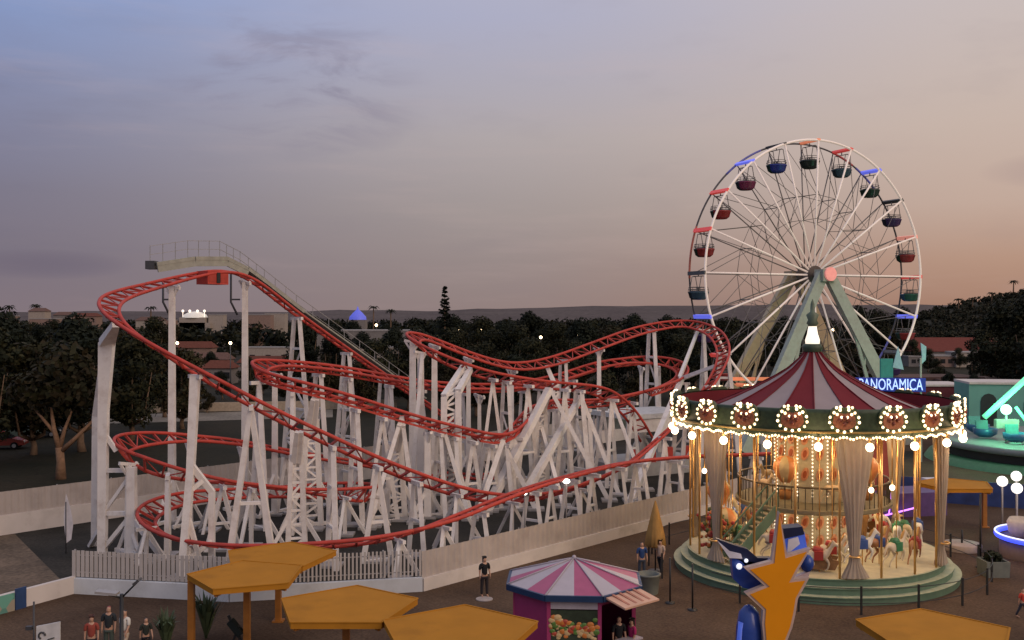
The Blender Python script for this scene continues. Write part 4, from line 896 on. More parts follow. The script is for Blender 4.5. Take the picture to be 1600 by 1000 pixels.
# decorative triangular arms with orange light at the base, and the lit green face near the hub
b = MB(); c_ = W(R(232), WR * 1.0, 2.4); b.beam(P(1138, 592, 92), P(1205, 592, 94), .30); b.build('base_beam', LB['o'], wheel)
pf = thing('wheel_platform', 'raised boarding platform with railings under the ferris wheel', 'platform', (WC.x, WC.y, 0))
b = MB(); b.box((WC.x, WC.y, .45), (17, 8, .9), math.atan2(WU.y, WU.x)); b.build('deck', greysteel, pf)
b = MB()
for k in range(18):
    q = Vector((WC.x, WC.y, .9)) + WU * (k - 8.5) + WA * 3.9; b.beam(q, q + Z * 1.1, .05)
b.beam(Vector((WC.x, WC.y, 2)) - WU * 8.5 + WA * 3.9, Vector((WC.x, WC.y, 2)) + WU * 8.5 + WA * 3.9, .06); b.build('railing', greysteel, pf)
# sign board with lit letters
sc_ = P(1391, 601, 84); t = thing('lit_sign', 'blue lit PANORAMICA sign board beside the ferris wheel', 'sign', (sc_.x, sc_.y, 0))
sd_ = Vector((.985, -.17, 0)); sn = Vector((-.17, -.985, 0))
b = MB(); b.beam(sc_ - sd_ * 2.75, sc_ + sd_ * 2.75, .18, h=1.12); b.build('board', mat('sign blue', (.015, .03, .18), .5, emit=(.02, .06, .6), es=.22), t)
me = text_mesh('PANORAMICA', 1.18, .03); me.materials.append(mat('lit letters', (.6, .7, 1), .4, emit=(.38, .58, 1), es=1.05)); o = link('lettering', me, t)
o.location = sc_ + sn * .14 - Z * .42 - ROOT[t.name]; o.rotation_euler = (R(90), 0, math.atan2(sd_.y, sd_.x)); o.scale = (.66, 1.12, 1)
for k in (-2.4, 2.4): b = MB(); b.beam(Vector((sc_.x, sc_.y, 0)) + sd_ * k, sc_ + sd_ * k + Z * 2.2 * (k > 0) - sn * .14, .14); b.build('post', greysteel, t)
b = MB(); q = P(1437, 572, 84); b.prism([q, q + Vector((.5, 0, .5)), q + Vector((.55, 0, 1.6)), q + Vector((.1, 0, 1.9)), q + Vector((.2, 0, .8))], (0, .1, 0)); q = P(1395, 574, 84); b.prism([q, q + Vector((.9, 0, -.2)), q + Vector((.45, 0, 1.7))], (0, .1, 0)); b.build('finial', mat('pale lit finial', (.3, .45, .5), .5, emit=(.2, .4, .5), es=.12), t)
b = MB(); q = P(1385, 588, 84.2); b.box(q + Z * .6, (1.0, .3, 1.7)); b.build('side_panel', mat('teal panel', (.03, .20, .18), .5, emit=(.02, .3, .25), es=.12), t)

# ------------------------------------------------------------------ carousel
CC = GD(1269.5, 48.7); CC.z = 0
toC = -Vector((CC.x, CC.y, 0)).normalized(); rt = Vector((-toC.y, toC.x, 0)); 
if rt.x < 0: rt = -rt
def K(th, r, z): a = R(th); return CC + toC * (math.cos(a) * r) + rt * (math.sin(a) * r) + Z * z
A0 = math.atan2(toC.y, toC.x)
car_ = thing('carousel', 'lit two storey carousel with maroon and grey striped tent roof', 'carousel', CC)
maroon = mat('maroon canvas', (.17, .022, .028), .75, var=.10, nscale=.9); greyc = mat('grey canvas', (.32, .26, .255), .75, var=.08, nscale=.9)
green = mat('carousel green', (.10, .17, .11), .5, var=.14); greend = mat('dark valance green', (.035, .06, .03), .55, var=.35, nscale=6); cream = mat('cream paint', (.46, .40, .27), .5, var=.15, nscale=4)
gold = mat('polished brass', (.72, .42, .15), .28, .75, var=.08); bulb = mat('bulb glass', (1, .9, .7), .4, emit=(1, .72, .40), es=3.6, sample=False); globe = mat('globe glass', (1, .9, .8), .4, emit=(1, .74, .48), es=5, sample=False)
orange = mat('orange ornament', (.36, .13, .06), .45, var=.4, nscale=9)
# steps and floor
for r, z0, z1 in ((6.75, 0, .32), (6.42, .32, .62), (6.10, .62, .92)):
    b = MB(); b.lathe(CC, [(r, z0), (r, z1 - .05), (r + .06, z1 - .05), (r + .06, z1), (r - .55, z1)], 72, mis=lambda i, j: 1 if i == 3 else 0, smooth=False); b.build('step', [green, mat('step tread', (.34, .36, .24), .6)], car_)
b = MB(); b.lathe(CC, [(6.05, .925), (.02, .925)], 60, smooth=False); b.build('floor', mat('cream floor', (.52, .46, .30), .6, var=.16, nscale=2), car_)
# centre drum, its panels and rows of bulbs
b = MB(); b.lathe(CC, [(1.75, .93), (1.75, 6.9)], 16, a0=A0, a1=A0 + 2 * math.pi, smooth=False); dr_ = b.build('centre_drum', cream, car_)
bb = MB(); peach = mat('peach ornament', (.60, .28, .15), .5, var=.25, nscale=6); rust = mat('rust ornament', (.34, .08, .03), .5)
for k in range(16):
    th = 11.25 + 22.5 * k
    if math.cos(R(th)) < -.3: continue
    for z in (1.6, 2.45, 4.65, 5.6, 6.3):
        c = K(th, 1.76, z); q = (K(th + 5, 1.76, z) - K(th - 5, 1.76, z)).normalized(); rad = K(th, 1, 0) - K(th, 0, 0)
        oval = lambda w, h, d: [c + q * w * math.cos(a) + Z * (h * math.sin(a) + w * .5 * math.cos(a)) - rad * .03 for a in [i * .5236 for i in range(12)]]
        b = MB(); b.prism(oval(.19, .30, 0), rad * .07); b.mi = 1; b.prism(oval(.10, .17, 0), rad * .10); b.build('panel_ornament', [peach, rust], dr_, fixn=True)
    for z in [1.1 + .17 * i for i in range(34)]:
        if 2.9 < z < 3.5: continue
        bb.ball(K(th - 11.25, 1.82, z), .042, 5)
tag(bb.build('bulbs', mat('drum bulb', (1, .92, .8), .4, emit=(1, .84, .60), es=1.5, sample=False), dr_), kind='stuff')
# upper deck with railing, stair
b = MB(); b.lathe(CC, [(1.7, 3.12), (3.7, 3.12), (3.75, 3.16), (3.75, 3.32), (3.7, 3.34), (1.7, 3.34)], 48, smooth=False); dk = b.build('upper_deck', mat('deck edge', (.20, .17, .10), .6), car_)
b = MB()
for k in range(72): b.beam(K(5 * k, 3.62, 3.34), K(5 * k, 3.62, 4.3), .035)
b.build('baluster', mat('dark baluster', (.06, .05, .03), .5), dk)
b = MB(); b.tube([K(5 * k, 3.62, 4.32) for k in range(72)], .05, 5, closed=True); b.build('handrail', mat('dark handrail', (.10, .07, .035), .4), dk)
b = MB()
s0, s1 = K(-42, 5.75, .95), K(-30, 3.6, 3.3); dirv = (s1 - s0); sh = Vector((dirv.x, dirv.y, 0)).normalized(); sp2 = Vector((-sh.y, sh.x, 0))
for k in (-.5, .5): b.beam(s0 + sp2 * k, s1 + sp2 * k, .08, h=.42)
b.build('stair_stringer', green, car_)
st_ = MB()
for k in range(12): q = s0.lerp(s1, (k + .5) / 12); st_.beam(q - sp2 * .45, q + sp2 * .45, .26, h=.05)
st_.build('stair_tread', cream, car_)
hr = MB()
for k in (-.5, .5):
    hr.beam(s0 + sp2 * k + Z * .95, s1 + sp2 * k + Z * .95, .06)
    for j in range(7): q = s0.lerp(s1, j / 6) + sp2 * k; hr.beam(q, q + Z * .95, .035)
hr.build('stair_rail', green, car_)
for k in range(9):
    th = 20 + 36 * k
    me = HORSE.copy(); me.materials.clear(); me.materials.append(mat('upper horse', (.55, .40, .24), .4, var=.2)); ho = link('horse', me, car_); c = K(th, 2.75, 3.5); tang = (K(th + 2, 1, 0) - K(th - 2, 1, 0)).normalized()
    ho.location = c - CC; ho.rotation_euler = (0, 0, math.atan2(tang.y, tang.x)); ho.scale = (.7, .7, .7); b = MB(); b.tube([(.05, 0, -.2), (.05, 0, 4.7)], .03, 6); b.build('pole', gold, ho, world=False)
for th, r, z, m_ in ((-24, 3.0, 5.0, 'a'), (52, 3.1, 5.0, 'b'), (-62, 4.6, 2.4, 'c'), (-70, 4.7, 3.6, 'd')):
    c = K(th, r, z); b = MB(); b.lathe(c, [(.02, .62), (.36, .54), (.58, .25), (.60, 0), (.42, -.35), (.2, -.6), (.02, -.62)], 16, mis=lambda i, j: (j // 2) % 2); ba_ = b.build('balloon', [mat('balloon orange', (.60, .22, .07), .5), mat('balloon cream', (.55, .42, .22), .5)], car_)
    b = MB(); b.lathe(c - Z * 1.35, [(.01, 0), (.28, 0), (.34, .4), (.28, .4), (.22, .05)], 10); b.build('basket', mat('basket', (.30, .14, .05), .7), ba_); b = MB(); b.tube([c + Z * .6, Vector((c.x, c.y, 6.9))], .03, 6)
    for a in (0, 2.1, 4.2): b.tube([c - Z * .95 + Vector((.25 * math.cos(a), .25 * math.sin(a), 0)), c - Z * .3 + Vector((.42 * math.cos(a), .42 * math.sin(a), 0))], .015, 4)
    b.build('rope', gold, ba_)
for th in (-66, -52):
    c = K(th, 5.2, .95); b = MB(); fr2 = random.Random(int(th + 200))
    for n_ in range(60): b.mi = fr2.randrange(3); b.ball(c + Vector((fr2.gauss(0, .28), fr2.gauss(0, .28), fr2.uniform(.2, 1.9))), fr2.uniform(.06, .13), 6)
    b.tube([c, c + Z * 1.9], .06, 6); tag(b.build('flower_column', [mat('flower orange', (.5, .16, .05), .6), mat('flower red', (.36, .04, .03), .6), mat('flower leaf', (.10, .12, .04), .6)], car_), kind='stuff')
for th, r, z in ((-72, 5.4, 4.6), (-58, 5.0, 4.2), (38, 4.2, 4.3), (24, 4.6, 4.1), (44, 5.0, 4.5)):
    c = K(th, r, z); b = MB(); b.ball(c, .13, 8); ig = b.build('inner_lamp', globe, car_); b = MB(); b.tube([c, Vector((c.x, c.y, 6.9))], .03, 5); b.build('lamp_rod', gold, ig)
# ceiling, valance, scalloped edge
b = MB(); b.lathe(CC, [(6.6, 6.98), (1.7, 6.85)], 60, smooth=False); b.build('ceiling', mat('ceiling paint', (.50, .36, .20), .7), car_)
b = MB(); nseg = 240; b.smooth = True
for k in range(nseg): 
    th = 360 * k / nseg; zz = 6.86 + .10 * abs(math.sin(math.pi * (th - 2) / 6.0)); b.v += [K(th, 6.72, zz), K(th, 6.82, 7.12), K(th, 6.74, 7.9), K(th, 6.80, 8.05), K(th, 6.60, 8.08)]
for k in range(nseg):
    o = k * 5; o2 = ((k + 1) % nseg) * 5
    for i in range(4): b.face([o + i, o2 + i, o2 + i + 1, o + i + 1])
va = b.build('valance', greend, car_)
b = MB(); b.tube([K(360 * k / nseg, 6.84, 7.14) for k in range(0, nseg, 2)], .05, 5, closed=True); b.build('moulding', mat('dull gold', (.30, .20, .06), .45, .4), va)
b = MB()
for k in range(300): th = 1.2 * k; b.ball(K(th, 6.83, 6.84 + .11 * abs(math.sin(math.pi * (th - 2) / 6.0))), .055, 5)
tag(b.build('bulb_string', bulb, va), kind='stuff')
# medallions
for k in range(20):
    th = -7 + 18 * k; rad = K(th, 1, 0) - CC; q = (K(th + 5, 1, 0) - K(th - 5, 1, 0)).normalized(); c = K(th, 6.80, 7.66)
    out = []
    for i in range(30):
        a = i * .20944; rx, rz = .66 * math.cos(a), .48 * math.sin(a)
        if math.sin(a) > .35: rz += .16 * abs(math.sin(2.0 * (a - math.pi / 2)))
        out.append((rx, rz))
    b = MB(); b.prism([c + q * x + Z * z - rad * .05 for x, z in out], rad * .14); md = b.build('medallion', mat('medallion green', (.07, .09, .04), .5, var=.3, nscale=7), car_, fixn=True)
    b = MB(); b.prism([c + q * (x * .74) + Z * (z * .66 - .07) - rad * .02 for x, z in out], rad * .15)
    b.mi = 1
    for dx, dz, r_ in ((-.2, 0, .12), (.2, 0, .12), (0, .1, .13), (0, -.16, .1)): b.ball(c + q * dx + Z * dz + rad * .12, r_, 7)
    b.build('ornament', [orange, mat('deep red ornament', (.20, .045, .025), .5)], md, fixn=True)
    b = MB()
    for i in range(13):
        a = math.pi / 2 + .3 + i * (2 * math.pi - .6) / 12; x, z = .63 * math.cos(a), .46 * math.sin(a)
        b.ball(c + q * x + Z * (z - .02) + rad * .12, .064, 6)
    for x, z in ((-.3, .24), (.3, .24), (-.12, .12), (.12, .12), (-.33, .52), (-.17, .55), (.17, .55), (.33, .52)): b.ball(c + q * x + Z * z + rad * .13, .064, 6)
    tag(b.build('bulbs', bulb, md), kind='stuff')
# canopy: 20 stripes on a hollow-sided cone that drops behind the upright rounding boards
cpr = [(.28, 10.35), (.62, 9.95), (1.2, 9.45), (1.85, 9.06), (2.53, 8.72), (3.4, 8.32), (4.2, 7.98), (5.5, 7.50), (6.66, 7.10)]
b = MB(); b.smooth = True; ns = 200; prof = []
for (r0, z0), (r1, z1) in zip(cpr, cpr[1:]): prof += [(r0, z0), ((r0 + r1) / 2, (z0 + z1) / 2 - .012)]
prof.append(cpr[-1])
for r, z in prof:
    for j in range(ns):
        dip = .06 * math.sin(math.pi * ((j % 10) / 10)) * (r / 6.7); b.v.append(K(1.8 * j - 17, r, z - dip))
for i in range(len(prof) - 1):
    for j in range(ns): b.mi = (j // 10) % 2; b.face([i * ns + j, (i + 1) * ns + j, (i + 1) * ns + (j + 1) % ns, i * ns + (j + 1) % ns])
b.build('canopy', [maroon, greyc], car_)
b = MB()
for k in range(20): b.tube([K(18 * k - 17, r, z + .02) for r, z in cpr], .03, 4)
b.build('canopy_piping', maroon, car_)
b = MB(); b.lathe(CC, [(6.58, 7.06), (6.58, 8.02)], 80); b.build('board_back', maroon, va)
b = MB(); b.lathe(CC, [(.42, 10.25), (.5, 10.45), (.40, 10.62), (.1, 10.66)], 16); b.build('crown_base', greend, car_)
b = MB(); b.lathe(CC, [(.34, 10.62), (.36, 10.8), (.26, 11.1), (.20, 11.45), (.05, 11.5)], 16); b.build('crown_lantern', mat('lantern glass', (1, .95, .85), .4, emit=(1, .86, .66), es=1.0), car_)
b = MB(); b.lathe(CC, [(.18, 11.45), (.30, 11.6), (.22, 11.75), (.32, 12.0), (.12, 12.15), (.10, 12.5), (.02, 12.75)], 12); b.build('finial', mat('finial green', (.10, .14, .09), .5), car_)
# globes
for k in range(20):
    th = 2 + 18 * k; c = K(th, 6.92, 6.55); b = MB(); b.ball(c, .185, 10); gl = b.build('globe_lamp', globe, car_); b = MB(); b.tube([c + Z * .15, c + Z * .42], .05, 5); b.build('socket', gold, gl)
for k in range(10):
    th = 2 + 36 * k; ld = bpy.data.lights.new('globe light', 'POINT'); ld.energy = 75; ld.color = (1, .68, .38); ld.shadow_soft_size = .22
    lo = bpy.data.objects.new('globe_light', ld); COL.objects.link(lo); lo.location = K(th, 7.2, 6.45)
for k in range(6):
    for z, r, e in ((6.5, 4.3, 150), (2.9, 3.2, 50)):
        ld = bpy.data.lights.new('carousel lamp', 'POINT'); ld.energy = e; ld.color = (1, .72, .42); ld.shadow_soft_size = .3
        lo = bpy.data.objects.new('carousel_light', ld); COL.objects.link(lo); lo.location = K(15 + 60 * k, r, z)
# brass poles
for k in range(20):
    th = 11 + 18 * k; b = MB(); b.tube([K(th, 6.0, .92), K(th, 6.0, 6.95)], .055, 8); b.build('brass_pole', gold, car_)
# curtains: gathered, tied, flared at the foot
cm = mat('curtain cloth', (.46, .39, .31), .8, var=.10, nscale=2.5)
n_ = cm.node_tree.nodes; tl = n_.new('ShaderNodeBsdfTranslucent'); tl.inputs[0].default_value = (.62, .44, .27, 1); ms = n_.new('ShaderNodeMixShader'); ms.inputs[0].default_value = .30
cm.node_tree.links.new(n_['Principled BSDF'].outputs[0], ms.inputs[1]); cm.node_tree.links.new(tl.outputs[0], ms.inputs[2]); cm.node_tree.links.new(ms.outputs[0], n_['Material Output'].inputs[0])
for th, wd in ((-46, .95), (17, 1.0), (72, 1.0), (136, .8), (197, .8), (258, .8)):
    rows = [(6.85, 1.0), (6.2, .90), (5.0, .68), (3.8, .47), (2.6, .31), (1.95, .23), (1.6, .30), (1.25, .52), (.98, .70)]; b = MB(); b.smooth = True; nf = 90
    q = (K(th + 5, 1, 0) - K(th - 5, 1, 0)).normalized(); rad = K(th, 1, 0) - CC
    for z, f in rows:
        for i in range(nf):
            a = 2 * math.pi * i / nf; pl = 1 + (.13 + .05 * math.sin(z * 1.3 + 5 * a)) * math.sin(15 * a + .3 * math.sin(z * 1.1)) + .05 * math.sin(3 * a + z)
            b.v.append(K(th, 6.02, z) + q * (math.cos(a) * wd * .80 * f * pl) + rad * (math.sin(a) * wd * (.30 + .25 * (1 - f)) * f * pl))
    for r_ in range(len(rows) - 1):
        for i in range(nf): o = r_ * nf + i; o2 = r_ * nf + (i + 1) % nf; b.face([o, o2, o2 + nf, o + nf])
    cu = b.build('curtain', cm, car_)
    b = MB(); b.tube([K(th, 6.2, 1.9) + q * (.25 * math.cos(a)) + rad * (.2 * math.sin(a)) for a in [i * .6283 for i in range(10)]], .045, 5, closed=True); b.build('tie_band', gold, cu)
car_.scale = (.957, .957, 1)
# horses
hm = [mat('horse cream', (.58, .48, .34), .4, var=.08), mat('horse brown', (.30, .13, .05), .4, var=.12), mat('horse white', (.66, .62, .54), .4, var=.05)]
maneM = mat('mane gold', (.45, .25, .07), .5); sadM = [mat('saddle red', (.38, .04, .03), .45), mat('saddle blue', (.04, .09, .28), .45), mat('saddle green', (.04, .18, .08), .45)]
for rr, n, off in ((4.9, 16, 3), (3.95, 10, 12)):
    for k in range(n):
        th = off + 360 / n * k; r = rr; zb = .98 + .28 * math.sin(k * 2.3 + rr)
        if rr < 4.5 and -60 < ((th + 180) % 360 - 180) < -20: continue
        if rr > 4.5 and -58 < ((th + 180) % 360 - 180) < -26: continue
        me = HORSE.copy(); me.materials.clear(); me.materials.append(hm[(0, 2, 0, 1, 2)[(k + 2 * (rr < 4.5)) % 5]]); ho = link('horse', me, car_)
        c = K(th, r, zb); tang = (K(th + 2, 1, 0) - K(th - 2, 1, 0)).normalized(); ho.location = c - CC; ho.rotation_euler = (0, 0, math.atan2(tang.y, tang.x)); ho.scale = (.95, .95, .95)
        b = MB(); b.tube([(-.28, 0, 1.26), (-.22, 0, 1.24), (.12, 0, 1.22), (.2, 0, 1.3)], [.05, .17, .17, .05], 8); b.box((0, 0, 1.0), (.42, .50, .40)); b.build('saddle', sadM[k % 3], ho, world=False)
        b = MB(); b.tube([(.70, 0, 1.68), (.56, 0, 1.56), (.44, 0, 1.36), (.36, 0, 1.22)], [.03, .07, .07, .03], 6); b.build('mane', maneM, ho, world=False)
        b = MB(); b.tube([(.05, 0, (.93 - zb) / .95), (.05, 0, (6.85 - zb) / .95)], .028, 6); b.build('pole', gold, ho, world=False)
# a carriage between the horses
for th in (2, 152):
    c = K(th, 4.4, .93); rad = K(th, 1, 0) - CC; tang = (K(th + 2, 1, 0) - K(th - 2, 1, 0)).normalized()
    for s in (-.45, .45):
        b = MB(); b.prism([c + rad * s + tang * x + Z * z for x, z in ((-.9, .1), (.8, .1), (1.0, .5), (.7, .55), (.5, .85), (-.5, .8), (-.8, 1.35), (-1.05, 1.3))], rad * .08); cg = b.build('carriage_side', [mat('carriage brown', (.26, .13, .05), .5, var=.3, nscale=5)], car_, fixn=True)
    b = MB(); b.beam(c - tang * .6 + Z * .45, c + tang * .4 + Z * .45, .9, h=.12); b.build('carriage_seat', sadM[0], car_)
# low railing round the carousel
rl = thing('safety_railing', 'thin black railing ring around the foot of the carousel', 'railing', CC)
for k in range(20):
    th = 14 + 18 * k
    if -50 < ((th + 180) % 360 - 180) < -36: continue
    b = MB(); b.beam(K(th, 7.75, 0), K(th, 7.75, 1.15), .075); b.build('post', black, rl)
b = MB()
for z in (.45, 1.05): b.tube([K(-32 + 2 * k, 7.75, z) for k in range(150)], .018, 4)
b.build('rail', black, rl)

# ------------------------------------------------------------------ ochre shade canopies
def canopy(px, py, rpx, zt, rot, posts, label):
    D = (CAMH - zt) * FPX / (py - HOR); c = GD(px, D); r = rpx / FPX * D; n = 5
    t = thing('shade_canopy', label, 'canopy', c, 'ochre five sided shade canopies')
    ring = [c + Vector((r * math.cos(R(rot + 72 * k)), r * math.sin(R(rot + 72 * k)), zt)) for k in range(n)]
    b = MB(); cen = c + Z * (zt + .035)
    cen -= Z * .02; b.v = [cen] + ring + [p - Z * .20 for p in ring]
    for k in range(n): b.face([0, 1 + k, 1 + (k + 1) % n]); b.face([n + 1 + k, n + 1 + (k + 1) % n, 1 + (k + 1) % n, 1 + k])
    b.face([2 * n - k for k in range(n)]); tp_ = b.build('canopy_top', yellow, t)
    b = MB()
    for k in range(n): b.beam(ring[k] + Z * .008, ring[(k + 1) % n] + Z * .008, .06, h=.03)
    b.build('edge_trim', yellow, tp_)
    b = MB()
    for k in range(n): b.beam(c + Z * (zt - .25), ring[k].lerp(c + Z * zt, .06) - Z * .25, .09, h=.09)
    b.build('under_beam', yellowpost, t)
    for k in posts:
        q = c.copy() if k is None else (c.lerp(ring[k % n] - Z * zt, .93)); q.z = 0
        b = MB(); b.beam(q - Z * .05, q + Z * (zt - .2), .22); po = b.build('post', yellowpost, t)
        b = MB(); b.box(q + Z * .03, (.42, .42, .06)); b.build('base_plate', yellowpost, po)
    return t
canopy(386, 897, 93, 2.62, 37, (2, None), 'ochre canopy with a post under its left corner, standing before the slatted fence')
canopy(435, 867, 90, 2.60, 90, (None,), 'ochre canopy half hidden behind another one, right against the slatted fence')
canopy(541, 945, 114, 2.60, 90, (None,), 'ochre canopy on a single centre post left of the striped kiosk')
canopy(716, 982, 130, 2.62, 88, (None,), 'ochre canopy touching the pink wall of the striped kiosk')
canopy(1464, 986, 122, 2.55, 79, (None,), 'ochre canopy in front of the carousel at lower right')
canopy(1493, 756, 60, 2.55, 90, (1, 4), 'small ochre canopy on two posts far behind the carousel by the blue fence')

# ------------------------------------------------------------------ striped kiosk
kc = GD(897, 36.3); kr = 2.22; kz = 2.55
t = thing('snack_kiosk', 'octagonal snack kiosk with pink and white striped roof', 'kiosk', kc)
pinkm = mat('pink roof paint', (.38, .075, .16), .5, var=.08); pinkw = mat('magenta wall', (.34, .035, .13), .5, var=.08); lil = mat('pale lilac roof', (.42, .37, .40), .5, var=.06); navy = mat('navy trim', (.012, .038, .10), .45)
ka = math.atan2(-kc.y, -kc.x)
def KK(k, r, z): a = ka + R(22.5 + 45 * k) ; return kc + Vector((r * math.cos(a), r * math.sin(a), z))
b = MB(); ap = kc + Z * 3.38
for k in range(8):
    p, q = KK(k, kr + .28, kz + .1), KK(k + 1, kr + .28, kz + .1); m_ = p.lerp(q, .5)
    for (u, v_), mi in (((p, m_), 1), ((m_, q), 0)):
        b.mi = mi; b.add([ap, u, v_], [(0, 1, 2)])
rf = b.build('roof', [pinkm, lil], t, fixn=False)
b = MB()
for k in range(8): b.beam(KK(k, kr + .27, kz + .02), KK(k + 1, kr + .27, kz + .02), .1, h=.2)
b.build('roof_trim', navy, rf)
b = MB()
for k in range(8): b.tube([KK(k, kr + .28, kz + .13), ap + Z * .02], .025, 5)
b.ball(ap + Z * .03, .08, 8); b.build('roof_rib', lil, rf)

b = MB()
for k in range(8):
    p, q = KK(k, kr, 0), KK(k + 1, kr, 0); zt = kz if k not in (7, 0) else .95
    b.beam(p + Z * zt / 2, q + Z * zt / 2, .08, h=zt)
    if k == 0: b.beam(p + Z * 2.42, q + Z * 2.42, .08, h=.26)
    b.beam(p, p + Z * kz, .13)
b.build('wall', pinkw, t)
p, q = KK(7, kr, 0), KK(8, kr, 0); out = (p.lerp(q, .5) - kc).normalized()
b = MB(); b.beam(p.lerp(q, .03) + Z * 2.34, q.lerp(p, .03) + Z * 2.34, .12, h=.34); b.build('header_panel', mat('lilac panel', (.42, .38, .42), .6), t)
b = MB(); b.beam(p.lerp(q, .03) + Z * 1.55 + out * .02, q.lerp(p, .03) + Z * 1.55 + out * .02, .06, h=1.16); fd = b.build('food_board', mat('dark food board', (.035, .05, .03), .4, var=.4, nscale=5), t)
b = MB(); fr = random.Random(4); side = (q - p).normalized()
for n_ in range(95):
    x = fr.uniform(-.8, .8); z = fr.gauss(-.04, .15)
    if abs(x) > .78 or abs(z) > .42: continue
    r = fr.uniform(.06, .15); b.mi = fr.randrange(4); c = p.lerp(q, .5) + side * x + Z * (1.55 + z) + out * .055
    b.ball(c, r, 8, (abs(side.x) * .9 + .1, .25, .75))
tag(b.build('food_picture', [mat('food orange', (.60, .20, .04), .4), mat('food red', (.40, .06, .03), .4), mat('food cream', (.60, .42, .20), .4), mat('food green', (.10, .20, .04), .4)], fd), kind='stuff')
b = MB(); b.beam(p + out * .2 + Z * .95, q + out * .2 + Z * .95, .45, h=.06); b.build('counter', lil, t)
p, q = KK(0, kr, 0), KK(1, kr, 0); out = (p.lerp(q, .5) - kc).normalized()
b = MB(); b.prism([p + Z * 2.62, q + Z * 2.62, q + out * 1.15 + Z * 2.38, p + out * 1.15 + Z * 2.38], (0, 0, .06)); fl_ = b.build('flap', mat('peach flap', (.62, .36, .24), .6, var=.1), t, fixn=True)
b = MB()
for k in range(1, 5): b.beam(p.lerp(q, k / 5) + out * .25 + Z * 2.66, p.lerp(q, k / 5) + out * 1.02 + Z * 2.46, .10, h=.03)
b.build('flap_slat', mat('rust slat', (.42, .16, .10), .6), fl_)
b = MB(); b.beam(p + out * .2 + Z * .95, q + out * .2 + Z * .95, .45, h=.06); b.build('counter', lil, t)

# ------------------------------------------------------------------ double star sign
sp_ = P(1214, 905, 29); sp_.z = 0; t = thing('star_sign', 'big orange double star with pale rim on a blue post in front of the carousel', 'sign', sp_)
zs = [(562, 62), (606, 395), (765, 345), (690, 465), (632, 575), (752, 560), (682, 690), (662, 810), (640, 905), (598, 1010), (640, 1180), (560, 1090), (440, 1240), (470, 1050), (455, 880), (463, 772), (345, 662), (490, 604), (345, 478), (525, 430)]
sp = [(1100 + x / 4.76, 790 + y / 4.76) for x, y in zs]
mx, my = sum(x for x, y in sp) / len(sp), sum(y for x, y in sp) / len(sp)
def offs(pts, d):
    out = []; n = len(pts); area = sum(pts[i][0] * pts[(i + 1) % n][1] - pts[(i + 1) % n][0] * pts[i][1] for i in range(n)); sg = 1 if area > 0 else -1
    for i in range(n):
        a, b_, c = Vector(pts[i - 1]), Vector(pts[i]), Vector(pts[(i + 1) % n]); e1, e2 = (b_ - a).normalized(), (c - b_).normalized(); n1, n2 = Vector((e1.y, -e1.x)) * sg, Vector((e2.y, -e2.x)) * sg
        m_ = (n1 + n2); m_ = m_ / max(.35, m_.length_squared / 2 * 1) if m_.length > .2 else n1
        out.append(tuple(b_ + m_ * d))
    return out
b = MB(); b.prism([P(x, y, 29) for x, y in sp], (0, .14, 0)); b.build('star_face', mat('star orange', (.74, .27, .008), .75, var=.08, nscale=.7), t, fixn=True)
b = MB(); b.prism([P(x, y, 29) + Vector((0, .03, 0)) for x, y in offs(sp, 4.2)], (0, .22, 0)); b.build('star_rim', mat('star rim', (.50, .36, .30), .5), t, fixn=True)
blue = mat('glossy blue', (.02, .055, .26), .25, var=.2); bluel = mat('bright blue lit', (.06, .12, .55), .3, emit=(.1, .2, .9), es=.18); dnavy = mat('dark navy', (.008, .014, .05), .35); wht = mat('white trim', (.62, .60, .66), .4)
f_ = lambda x, y, d=29.5: P(x, y, d)
b = MB(); b.tube([(sp_.x, 29.4, 0), (sp_.x, 29.4, 5.0)], .16, 10); b.build('post', blue, t)
b = MB(); c = f_(1170, 1000); c.z = 0
b.lathe(c, [(.42, 0), (.46, 1.0), (.40, 2.2), (.36, 3.0), (.28, 3.45), (.12, 3.62), (.02, 3.66)], 20); bo = b.build('bottle_pedestal', blue, t)
b = MB(); b.tube([c + Vector((-.36, -.20, .2)), c + Vector((-.34, -.18, 2.2)), c + Vector((-.24, -.16, 3.2))], .10, 6); b.build('light_tube', bluel, bo)
b = MB(); b.lathe(f_(1240, 1000) * 1 - Z * f_(1240, 1000).z, [(.38, 0), (.42, 1.2), (.3, 2.4), (.1, 2.6)], 16); b.build('bottle_pedestal', dnavy, t)
b = MB(); b.prism([f_(*p_) for p_ in ((1120, 842), (1142, 850), (1168, 858), (1184, 872), (1205, 872), (1205, 905), (1180, 905), (1160, 878), (1140, 868))], (0, .25, 0)); wg = b.build('wing', dnavy, t, fixn=True)
b = MB(); b.prism([f_(*p_, 29.42) for p_ in ((1121, 845), (1141, 862), (1158, 866), (1160, 873), (1140, 872))], (0, .08, 0)); b.build('wing_trim', wht, wg, fixn=True)
b = MB(); b.prism([f_(*p_) for p_ in ((1143, 872), (1185, 880), (1190, 925), (1160, 918), (1146, 905))], (0, .3, 0)); b.build('wing_panel', blue, wg, fixn=True)
b = MB(); b.ball(f_(1155, 885, 29.4), .09, 8); b.ball(f_(1166, 876, 29.4), .06, 8); b.build('wing_lamp', mat('white lamp', (.9, .9, 1), .3, emit=(.8, .85, 1), es=.9), wg)
b = MB(); b.prism([f_(*p_) for p_ in ((1226, 840), (1257, 832), (1261, 856), (1228, 868))], (0, .4, 0)); bx = b.build('blue_box', bluel, t, fixn=True)
b = MB(); b.prism([f_(*p_, 29.42) for p_ in ((1224, 826), (1254, 823), (1257, 835), (1226, 842))], (0, .5, 0)); b.build('lid', dnavy, bx, fixn=True)
